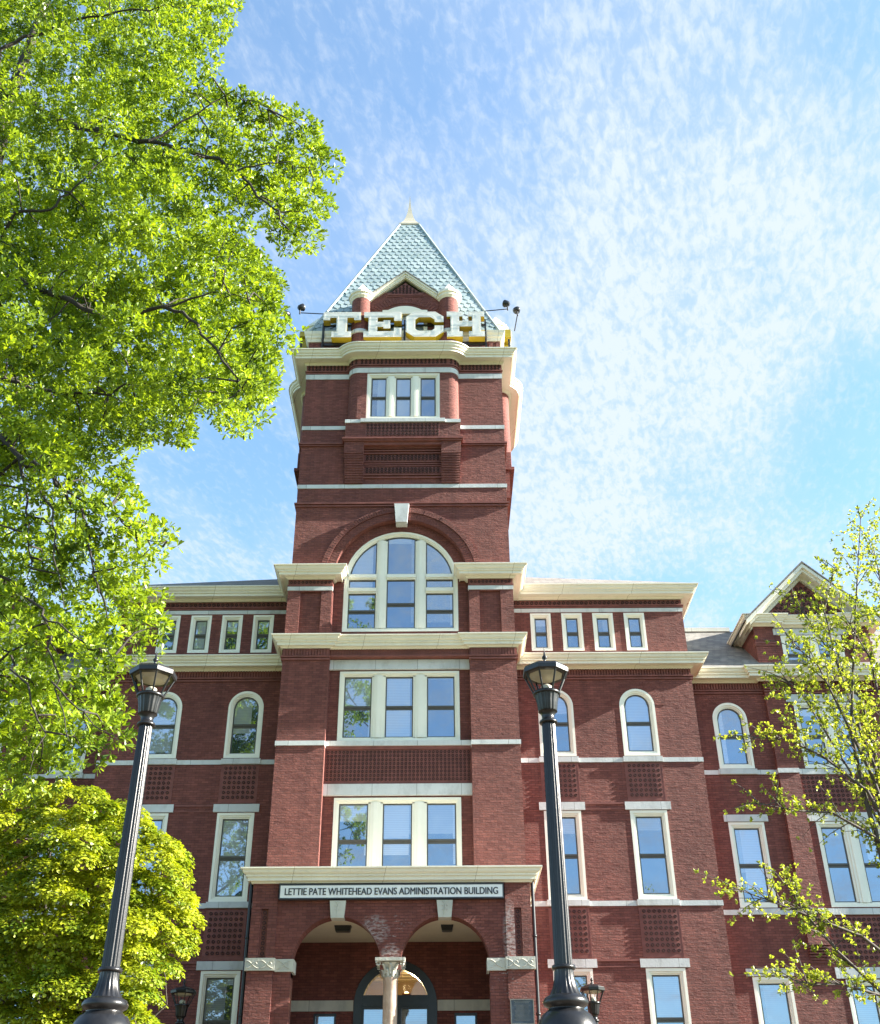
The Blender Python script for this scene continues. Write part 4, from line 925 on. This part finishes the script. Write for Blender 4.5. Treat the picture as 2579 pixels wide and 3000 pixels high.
def roof_sign(r, label):
    R = Matrix.Rotation(r*pi/2, 3, 'Z'); c = Vector((0,3.65,0)); base = R @ (Vector((0,-.42,28.6))-c) + c
    t = root('roof_letter_sign', base, label, 'sign', 'letter signs around the tower roof')
    def fin(mb, name, mat, par=t):
        mb.v = [tuple(R @ Vector(v)) for v in mb.v]; return mb.build(name, mat, par)
    for gl,x0 in zip(glyphs(), (-3.06,-1.52,.06,1.60)):
        w_ = 1.42; pl_ = [(x0+a*w_, .26+b*1.24) for a,b in gl]
        q = MB(); q.prism(pl_, 0, .30); L_ = fin(q, 'letter', 'letter_gold')
        q = MB(); q.prism(pl_, -.015, -.003); n = len(pl_); fin(q, 'letter_face', 'letter_white', L_)
        q = MB(); ip = offset_path([p for p in (pl_ if sum(pl_[i][0]*pl_[(i+1)%n][1]-pl_[(i+1)%n][0]*pl_[i][1] for i in range(n)) > 0 else pl_[::-1])], -.055, True)
        q.tube([(x,-.035,z) for x,z in ip+ip[:1]], .005, 5); fin(q, 'light_tube', 'carved_stone', L_)
    q = MB(); q.box(-3.1,3.1,.31,.39,.14,.24); q.box(-3.1,3.1,.31,.37,1.10,1.16)
    for x in (-3.06,-1.3,0,1.4,3.06): q.box(x-.03,x+.03,.31,.37,-.35,1.4)
    for x in (-3.06,3.06): q.box(x-.025,x+.025,.02,.37,.15,.22); q.box(x-.02,x+.02,.05,.12,-.35,1.0)
    fin(q, 'support_frame', 'black_metal')
roof_sign(0, 'large white and gold block letters standing along the front edge of the tower roof')
roof_sign(3, 'row of gold sided letters seen edge on along the left edge of the tower roof')
roof_sign(1, 'row of gold sided letters seen edge on along the right edge of the tower roof')
def floodlight(base, head, label, aim):
    t = root('floodlight', base, label, 'floodlight', 'small floodlights around the roof letters'); h = Vector(head)-Vector(base)
    q = MB(); elbow = Vector((h.x,h.y,h.z-.26)); q.tube([(0,0,0),tuple(elbow)], .022, 6); q.tube([tuple(elbow-Vector((0,0,.06))),tuple(h)], .03, 6); q.build('arm', 'black_metal', t)
    q = MB(); a = Vector(aim).normalized(); q.tube([tuple(h-a*.10),tuple(h-a*.06),tuple(h+a*.02),tuple(h+a*.12),tuple(h+a*.14)], [.05,.10,.13,.15,.14], 14); q.build('housing', 'black_metal', t)
    q = MB(); q.tube([tuple(h+a*.141),tuple(h+a*.15)], [.13,.125], 14); q.build('lens', 'lens', t)
floodlight((-3.06,-.1,30.32),(-3.98,-.35,30.42),'small black floodlight on a level arm at the left end of the front letters',(.75,.3,.4))
floodlight((3.06,-.1,30.42),(3.92,-.35,30.55),'small black floodlight on a level arm at the right end of the front letters',(-.75,.3,.4))
floodlight((-4.16,-.1,29.4),(-4.50,-.4,30.08),'small black floodlight on a slanted rod beside the left side letters',(.2,.9,.3))
floodlight((4.16,-.1,29.4),(4.28,-.4,30.22),'small black floodlight on a slanted rod beside the right side letters',(-.2,.9,.3))

# ------------------------------------------------------------------ street lamps
def make_lamp(loc, label):
    t = root('street_lamp', loc, label, 'street lamp', 'matching black street lamps')
    q = MB(); q.lathe((0,0,0), [(.40,0),(.40,.06),(.37,.10),(.36,.34),(.33,.42),(.285,.50),(.22,.545),(.205,.56),(.205,.575),(.255,.60),(.265,.64),(.24,.685),(.19,.71)], 40)
    q.lathe((0,0,0), [(.195,.705),(.175,.73),(.14,.80),(.118,.90),(.112,.985)], 72, True, 18, .014, (0,3)); q.lathe((0,0,0), [(.112,.985),(.135,.99),(.142,1.01),(.135,1.035),(.112,1.04)], 40); q.build('base', 'lamp_paint', t)
    q = MB(); q.lathe((0,0,0), [(.108,1.04),(.098,2.6),(.088,4.03)], 96, True, 16, .014); q.build('pole', 'lamp_paint', t)
    q = MB(); q.lathe((0,0,0), [(.088,4.03),(.116,4.035),(.122,4.05),(.116,4.07),(.095,4.08),(.082,4.11),(.085,4.15),(.108,4.19),(.128,4.20)], 32)
    q.lathe((0,0,0), [(.128,4.20),(.135,4.22),(.150,4.34),(.172,4.43)], 80, True, 16, .016); q.lathe((0,0,0), [(.172,4.43),(.182,4.435),(.185,4.455),(.175,4.475),(.16,4.48)], 40); q.build('cup', 'lamp_paint', t)
    q = MB(); q.lathe((0,0,0), [(.05,4.48),(.075,4.50),(.075,4.56),(.04,4.585)], 16); q.build('bulb', 'lens', t)
    q = MB()
    for i in range(8):
        a = 2*pi*(i+.5)/8; q.tube([(.168*cos(a),.168*sin(a),4.46),(.290*cos(a),.290*sin(a),4.73)], .0135, 6)
    q.build('cage', 'lamp_paint', t)
    q = MB(); q.lathe((0,0,0), [(.05,4.675),(.16,4.68),(.235,4.715),(.26,4.75),(.05,4.755)], 8, False, rot=pi/8); q.build('diffuser', 'lens', t)
    q = MB(); q.lathe((0,0,0), [(.262,4.715),(.297,4.715),(.318,4.73),(.322,4.785),(.306,4.80),(.300,4.815),(.19,4.86),(.10,4.885),(.05,4.89)], 8, False, rot=pi/8)
    q.lathe((0,0,0), [(.045,4.88),(.045,4.91),(.02,4.925),(.018,4.955),(.036,4.98),(.036,4.995),(.018,5.02),(.008,5.08),(.002,5.14)], 14); q.build('cap', 'lamp_paint', t)
    return t
def copy_thing(t, loc, label):
    r = t.copy(); col.objects.link(r); r.location = loc; r['label'] = label
    for ch in t.children:
        c = ch.copy(); col.objects.link(c); c.parent = r
    return r
lampA = make_lamp((-2.61,-17.6,2.90), 'tall black fluted street lamp on the left, rising in front of the yellow green maple')
copy_thing(lampA, (2.72,-17.6,2.90), 'tall black fluted street lamp on the right, rising in front of the sunlit brick wing')
copy_thing(lampA, (-5.18,-1.9,1.28), 'distant black street lamp between the maple and the left corner of the porch')
copy_thing(lampA, (5.03,-1.9,1.28), 'distant black street lamp just right of the base of the big right lamp')
for x,lb_ in ((-2.61,'square stone block carrying the big left street lamp'),(2.72,'square stone block carrying the big right street lamp')):
    q = MB(); q.box(-.5,.5,-.5,.5,0,1.18); q.box(-.55,.55,-.55,.55,1.18,1.30); o = q.build('lamp_pedestal', 'concrete'); o.location = (x,-17.6,1.6); o['label'] = lb_; o['category'] = 'pedestal'; o['group'] = 'pedestals of the big lamps'

# ------------------------------------------------------------------ ground
def gz(x, y):
    def sm(a): a = max(0,min(1,a)); return a*a*(3-2*a)
    return 1.65*sm((y+29)/9.0)
g = MB(); xs_ = [-600,-120,-50,-25]+list(range(-20,21,4))+[25,50,120,600]; ys_ = [-600,-120,-60]+[-36+k*2 for k in range(14)]+[-6,0,10,40,120,600]
V_ = [(x,y,gz(x,y)) for y in ys_ for x in xs_]; n = len(xs_)
g.add(V_, [(j*n+i,j*n+i+1,(j+1)*n+i+1,(j+1)*n+i) for j in range(len(ys_)-1) for i in range(n-1)], True); o = g.build('ground', 'grass'); o['kind'] = 'structure'
g = MB(); yy = [-60]+[-36+k*1.0 for k in range(32)]+[-2.6]
g.loft([[(-11,y,gz(0,y)+.02),(11,y,gz(0,y)+.02)] for y in yy], False); g.box(-30,30,-34.5,-30.0,.012,.024); o = g.build('path', 'bounce_paving'); o['kind'] = 'structure'  # path out of view, widened so it bounces warm light onto the cornices
g = MB()
for i in range(10): g.box(-2.3,2.3,PY-.2-(10-i)*.32,PY+.3,1.62+i*.17,1.62+(i+1)*.17)
put(g.build('front_steps', 'concrete'), B)

# ------------------------------------------------------------------ trees
def at(x, y, Y):        # where the sight line through a place in the photograph (1781 wide) crosses the vertical plane Y
    dx, dy = (x-890.5)/FPX, -(y-1036)/FPX; c, s = cos(ROLL), sin(ROLL); dx, dy = dx*c-dy*s, dx*s+dy*c
    dY = cos(PITCH)-dy*sin(PITCH); dZ = sin(PITCH)+dy*cos(PITCH); t = (Y-CAM[1])/dY
    return Vector((CAM[0]+dx*t, Y, CAM[2]+dZ*t))
def leaves(name, mat, parent, P, D, S, Ln, Wd, fold=.12):
    """P base points, D directions, S side vectors (all n x 3), one folded leaf each"""
    n = len(P); Nn = np.cross(D, S); 
    V = np.empty((n,6,3), np.float32); L3 = Ln[:,None]; W3 = Wd[:,None]
    V[:,0] = P; V[:,1] = P+D*L3*.55+S*W3*.38-Nn*W3*fold; V[:,2] = P+D*L3*.85+S*W3*.5-Nn*W3*fold; V[:,3] = P+D*L3-Nn*L3*.06; V[:,4] = P+D*L3*.85-S*W3*.5-Nn*W3*fold; V[:,5] = P+D*L3*.55-S*W3*.38-Nn*W3*fold
    me = bpy.data.meshes.new(name); me.vertices.add(n*6); me.vertices.foreach_set('co', V.reshape(-1))
    idx = (np.arange(n)[:,None]*6+np.array([0,1,2,3,0,3,4,5])[None]).astype(np.int32)
    me.loops.add(n*8); me.loops.foreach_set('vertex_index', idx.reshape(-1)); me.polygons.add(n*2)
    me.polygons.foreach_set('loop_start', np.arange(n*2,dtype=np.int32)*4); me.polygons.foreach_set('loop_total', np.full(n*2,4,np.int32))
    me.materials.append(MATS[mat]); me.update(calc_edges=True); me.validate()
    o = bpy.data.objects.new(name, me); col.objects.link(o); put(o, parent); return o
def unit(a): return a/np.maximum(np.linalg.norm(a,axis=1,keepdims=True),1e-6)
def rosettes(centres, axes, per, Ln, Wd, spread=.9):
    """leaf rosettes at twig tips: centres (m x 3), axes (m x 3)"""
    m = len(centres); P = np.repeat(centres,per,0); A = np.repeat(axes,per,0); R = unit(rng.normal(size=(m*per,3)))
    D = unit(A*.75+R*spread); up = unit(np.array([[0.15,-.1,1.0]])+rng.normal(size=(m*per,3))*.55); S = unit(np.cross(D,up)+1e-4)
    l = Ln*rng.uniform(.65,1.2,m*per); return P, D, S, l, Wd*rng.uniform(.75,1.2,m*per)*l/Ln
def inpoly(x, y, poly):
    c = False; n = len(poly); j = n-1
    for i in range(n):
        if (poly[i][1] > y) != (poly[j][1] > y) and x < (poly[j][0]-poly[i][0])*(y-poly[i][1])/(poly[j][1]-poly[i][1])+poly[i][0]: c = not c
        j = i
    return c
def sample(poly, dist, tries=6000):
    xs_ = [p[0] for p in poly]; ys_ = [p[1] for p in poly]; out = []
    for _ in range(tries):
        x = random.uniform(min(xs_),max(xs_)); y = random.uniform(min(ys_),max(ys_))
        if not inpoly(x,y,poly): continue
        if all((x-a)**2+(y-b)**2 > dist*dist for a,b in out): out.append((x,y))
    return out
# oak
OX, OY = -10.2, -12.6
oak = root('oak_tree', (OX,OY,1.6), 'big spreading tree with bright lime green leaves filling the left side of the view', 'tree')
limbs_px = [ # (points, depth start, depth end, radius)
 ([(0,100),(60,72),(150,40),(270,18),(400,10)],-13,-13.5,.10), ([(0,180),(60,210),(110,240),(170,250),(230,235)],-12.5,-12.5,.16),
 ([(110,240),(220,270),(300,285),(400,312),(480,345),(540,410),(585,465)],-12.5,-13.5,.13), ([(300,285),(400,230),(470,185),(560,230)],-13,-13.6,.05), ([(480,345),(560,330),(640,340)],-13.2,-13.6,.04),
 ([(30,430),(100,425),(150,380),(200,330),(260,300)],-12.8,-13.2,.07), ([(20,560),(120,600),(220,650),(330,620),(400,655),(450,730),(500,800)],-12.5,-13.8,.12), ([(330,620),(430,590),(520,610)],-13.2,-13.6,.05),
 ([(-10,760),(100,790),(220,800),(340,760),(430,800)],-12.5,-13.2,.08), ([(0,880),(40,925),(80,945),(130,990),(170,1050),(185,1130),(200,1200)],-13,-14.2,.10), ([(40,925),(52,990),(55,1080),(70,1200)],-13,-14,.06), ([(60,940),(90,1010),(110,1100),(130,1230)],-13.3,-14.4,.05),
 ([(130,990),(220,1030),(290,1090),(340,1110)],-13.5,-14,.04), ([(0,1165),(50,1205),(85,1245),(105,1330),(120,1420),(140,1500)],-13.5,-14.6,.055), ([(85,1245),(170,1300),(250,1330)],-13.8,-14.4,.035), ([(20,1320),(60,1400),(90,1480),(60,1560)],-13.5,-14.4,.04), ([(105,1380),(170,1440),(240,1500)],-14,-14.6,.03)]
br = MB(); nodes = []
tp = [(OX,OY,1.4),(OX+.1,OY,5),(OX+.35,OY-.1,10),(OX+.5,OY,15),(OX+.2,OY+.2,21),(OX,OY+.1,27),(OX+.3,OY,33)]
tr_ = [.62,.50,.43,.36,.26,.16,.06]; br.tube(tp, tr_, 14)
def trunk_at(z):
    for a,b in zip(tp,tp[1:]):
        if a[2] <= z <= b[2]: q = (z-a[2])/(b[2]-a[2]); return Vector(a).lerp(Vector(b), q)
    return Vector(tp[-1])
for pts,ya,yb,r in limbs_px:
    ya -= 1.3; yb -= .9
    Q = [at(x,y,ya+(yb-ya)*i/(len(pts)-1)) for i,(x,y) in enumerate(pts)]
    if pts[0][0] <= 40: a = trunk_at(max(3,Q[0].z-2.2)); Q = [a, a.lerp(Q[0],.5)+Vector((0,0,-.3))]+Q; R_ = [r*1.5,r*1.25]+[r*(1-.8*i/(len(pts)-1)) for i in range(len(pts))]
    else: R_ = [r*(1-.75*i/(len(pts)-1)) for i in range(len(pts))]
    R_ = [q*.55 for q in R_]; W_ = [Q[0]]; RW = [R_[0]]
    for a,b,ra,rb in zip(Q,Q[1:],R_,R_[1:]):
        for k in (1,2,3,4): W_.append(a.lerp(b,k/4)+(Vector((random.gauss(0,.045),random.gauss(0,.045),random.gauss(0,.045))) if k < 4 else Vector((0,0,0)))); RW.append(ra+(rb-ra)*k/4)
    br.tube(W_, RW, 8)
    for a,b in zip(Q[1:],Q[2:]):
        for k in range(5): nodes.append(a.lerp(b,k/5))
PA = [(285,165),(350,180),(440,172),(500,192),(560,232),(606,250),(650,285),(664,340),(652,425),(630,472),(602,512),(562,490),(536,462),(520,405),(470,420),(440,385),(410,345),(330,325),(280,280)]
PB = [(-90,-110),(445,-110),(458,40),(425,85),(412,135),(330,175),(290,300),(370,335),(395,395),(465,450),(520,520),(548,565),(540,620),(572,675),(548,735),(536,790),(510,845),(488,872),(448,840),(400,840),(365,895),(315,860),(285,895),(240,870),(200,890),(100,940),(-90,950)]
PC = [(-90,900),(100,885),(215,905),(262,965),(272,1010),(308,1055),(336,1100),(298,1108),(272,1150),(298,1210),(310,1270),(295,1318),(248,1350),(222,1400),(232,1445),(215,1505),(195,1500),(160,1545),(130,1525),(70,1585),(-90,1620)]
cl3 = []
for poly,dist,ds,wt in ((PA,27,(-14.4,-12.0),1.0),(PB,26,(-15.4,-9.5),1.0),(PC,32,(-15.2,-12.0),.80)):
    for x,y in sample(poly,dist,5200): cl3.append((at(x,y,random.uniform(*ds)),wt))
for x,y in sample(PB,27,3600): cl3.append((at(x,y,random.uniform(-12.0,-8.5)),.9))
npn = np.array([tuple(v) for v in nodes]); C_ = []; A_ = []
for c,wt in cl3:
    d = npn-np.array(tuple(c)); i = int(np.argmin((d**2).sum(1))); nd = nodes[i]; L_ = (c-nd).length
    if L_ < 1.3: mid_ = nd.lerp(c,.5)+Vector((random.uniform(-.15,.15),random.uniform(-.15,.15),.12*L_)); br.tube([nd,mid_,c], [.022,.015,.006], 4)
    m = int(44*wt*random.uniform(.4,1.4)); r_ = random.uniform(.28,.52)
    off = rng.normal(size=(m,3)); off = off/np.linalg.norm(off,axis=1,keepdims=True)*rng.uniform(.25,1.0,(m,1))**.6*np.array([[r_,r_,r_*.75]])
    C_.append(np.array(tuple(c))+off); A_.append(unit(off+np.array([[.05,0,.12]])))
put(br.build('trunk', 'wood_bark'), oak)
leaves('crown', 'oak_leaf', oak, *rosettes(np.vstack(C_),np.vstack(A_),7,.142,.050))
# golden green maple by the left wing
MX, MY = -6.7, -7.2
maple = root('maple_tree', (MX,MY,1.65), 'low rounded maple with layered yellow green foliage in the lower left corner', 'tree')
PM = [(-90,1640),(0,1622),(60,1604),(130,1594),(200,1612),(270,1642),(300,1672),(325,1700),(372,1735),(362,1775),(382,1835),(376,1895),(350,1950),(300,1990),(285,2060),(330,2130),(200,2200),(-90,2200)]
br = MB(); mt = []
for (ex,ey,ez) in ((-4.9,-7.8,6.4),(-5.9,-8.4,7.4),(-7.2,-7.4,8.0),(-8.2,-8.2,7.2),(-6.3,-6.2,7.8),(-5.2,-6.6,7.0),(-4.3,-7.3,5.0),(-7.6,-8.8,5.4)):
    a = Vector((MX,MY,1.6)); e = Vector((ex,ey,ez)); q = [a, a+Vector(((ex-MX)*.18,(ey-MY)*.2,1.1)), a.lerp(e,.55)+Vector((0,0,.5)), e]; br.tube(q, [.13,.085,.05,.015], 7); mt += [q[1].lerp(q[2],.5),q[2],q[2].lerp(e,.5),e]
C_ = []; D_ = []; S_ = []; L_ = []; W_ = []
pads = [(x,y,0) for x,y in sample(PM,30,5200)]+[(x,y,1) for x,y in sample(PM,36,2600)]
for x,y,back in pads:
    u = (x-150)/250.0; v = (y-1900)/320.0; dome = sqrt(max(0.03,1-min(1,u*u*.8+v*v*.8)))
    c = at(x,y,-6.4-2.6*dome+random.uniform(-.45,.45)+(1.5*dome+.5 if back else 0))
    nd = min(mt, key=lambda q:(q-c).length)
    if random.random() < .5: br.tube([nd, nd.lerp(c,.55)+Vector((0,0,.15)), c], [.018,.012,.005], 4)
    out = np.array([c.x-MX,c.y-MY,.0]); out = out/max(.2,np.linalg.norm(out))
    n = int(random.uniform(330,520)); r_ = random.uniform(.20,.46); ax = unit((out*.55+np.array([0,0,1.0]))[None])[0]
    U = unit(rng.normal(size=(n,3))); U = np.where((U@ax)[:,None] < -.1, U-2*(U@ax)[:,None]*ax[None], U)
    P = U*r_*rng.uniform(.72,1.05,(n,1))*np.array([[1.15,1.15,.62]])
    P[:,2] -= .25*(P[:,0]*out[0]+P[:,1]*out[1])
    Nl = unit(U*.8+np.array([[0,0,.7]])+rng.normal(size=(n,3))*.35); T = rng.normal(size=(n,3))+out[None]*.7+np.array([[0,0,-.5]]); D = unit(T-(T*Nl).sum(1,keepdims=True)*Nl)
    C_.append(P+np.array(tuple(c))); D_.append(D); S_.append(unit(np.cross(D,Nl))); l = .095*rng.uniform(.55,1.25,n); L_.append(l); W_.append(l*.62)
put(br.build('trunk', 'twig_bark'), maple)
leaves('crown', 'maple_leaf', maple, np.vstack(C_),np.vstack(D_),np.vstack(S_),np.concatenate(L_),np.concatenate(W_))
# thin young tree on the right
YX, YY = 9.9, -14.0
yt = root('young_tree', (YX,YY,1.6), 'thin sparse tree with small fresh leaves along the right edge', 'tree')
stems = [([(1880,2060),(1800,1790),(1750,1610),(1722,1480),(1730,1260),(1742,1045)],-14,-14.4,.05), ([(1850,1800),(1765,1570),(1705,1445),(1655,1345),(1600,1300)],-14,-15,.035), ([(1840,1720),(1745,1490),(1692,1335),(1668,1235),(1695,1130)],-14,-13.2,.035),
 ([(1860,1790),(1755,1600),(1665,1530),(1590,1495),(1512,1492)],-14,-15.2,.03), ([(1850,1760),(1765,1690),(1685,1645),(1605,1640),(1525,1622)],-14,-14.8,.03), ([(1865,1990),(1745,1895),(1650,1858),(1565,1825),(1482,1796)],-14,-15.2,.028),
 ([(1870,2090),(1765,1990),(1695,1925),(1640,1860),(1590,1790)],-14,-14.6,.03), ([(1880,2110),(1785,2015),(1705,1992),(1640,1992),(1580,1975)],-14,-15,.025), ([(1870,1560),(1800,1340),(1785,1190),(1765,1095)],-13.6,-13.2,.035),
 ([(1850,1800),(1790,1600),(1745,1420),(1640,1260),(1610,1215)],-14,-13.0,.03), ([(1860,1900),(1800,1700),(1720,1560),(1620,1400),(1585,1370)],-14,-13.4,.03), ([(1870,1700),(1800,1500),(1760,1330),(1700,1230)],-14,-14.6,.03)]
br = MB(); tb = [Vector((YX,YY,1.4)),Vector((YX-.1,YY,2.6)),Vector((YX-.35,YY,3.6))]; br.tube(tb, [.16,.13,.11], 10)
tips = []; axs = []
for pts,ya,yb,r in stems:
    Q = [at(x,y,ya+(yb-ya)*i/(len(pts)-1)) for i,(x,y) in enumerate(pts)]
    a = tb[-1]; br.tube([a, a.lerp(Q[0],.5)+Vector((.05,0,-.1))]+Q, [r*1.7,r*1.4]+[r*(1.1-.95*i/(len(pts)-1)) for i in range(len(pts))], 7)
    for i,(p0,p1) in enumerate(zip(Q,Q[1:])):
        seg = (p1-p0); nst = 5
        for k in range(nst):
            p = p0.lerp(p1,(k+random.random())/nst); d0 = seg.normalized()
            for _ in range(2):
                d = (d0*.8+Vector((random.gauss(0,.55),random.gauss(0,.6),random.gauss(.15,.45)))).normalized(); ln = random.uniform(.25,.75)*(1.0 if i > 0 else .6)
                e = p+d*ln; m_ = p.lerp(e,.5)+Vector((0,0,.04)); br.tube([p,m_,e], [.0095,.007,.003], 4)
                for q in np.linspace(.35,1.0,5):
                    if random.random() < .92: tips.append(tuple(p.lerp(e,q)+Vector((random.gauss(0,.03),random.gauss(0,.03),random.gauss(0,.03))))); axs.append(tuple(d))
        tips.append(tuple(p1)); axs.append(tuple(seg.normalized()))
C_ = np.array(tips); A_ = np.array(axs); extra = C_+rng.normal(size=C_.shape)*.05
PD = [(1600,1480),(1560,1420),(1590,1320),(1640,1220),(1680,1150),(1705,1060),(1735,1030),(1850,1030),(1850,1500),(1750,1560),(1680,1520)]
more = [at(x,y,random.uniform(-15,-13)) for x,y in sample(PD,12,6000)]; mm = np.repeat(np.array([tuple(v) for v in more]),3,0)+rng.normal(size=(len(more)*3,3))*.08
C_ = np.vstack([C_,mm]); A_ = np.vstack([A_,unit(rng.normal(size=mm.shape)+np.array([[-.3,0,.3]]))])
put(br.build('trunk', 'twig_bark'), yt)
leaves('crown', 'young_leaf', yt, *rosettes(C_,A_,9,.054,.033,1.0))
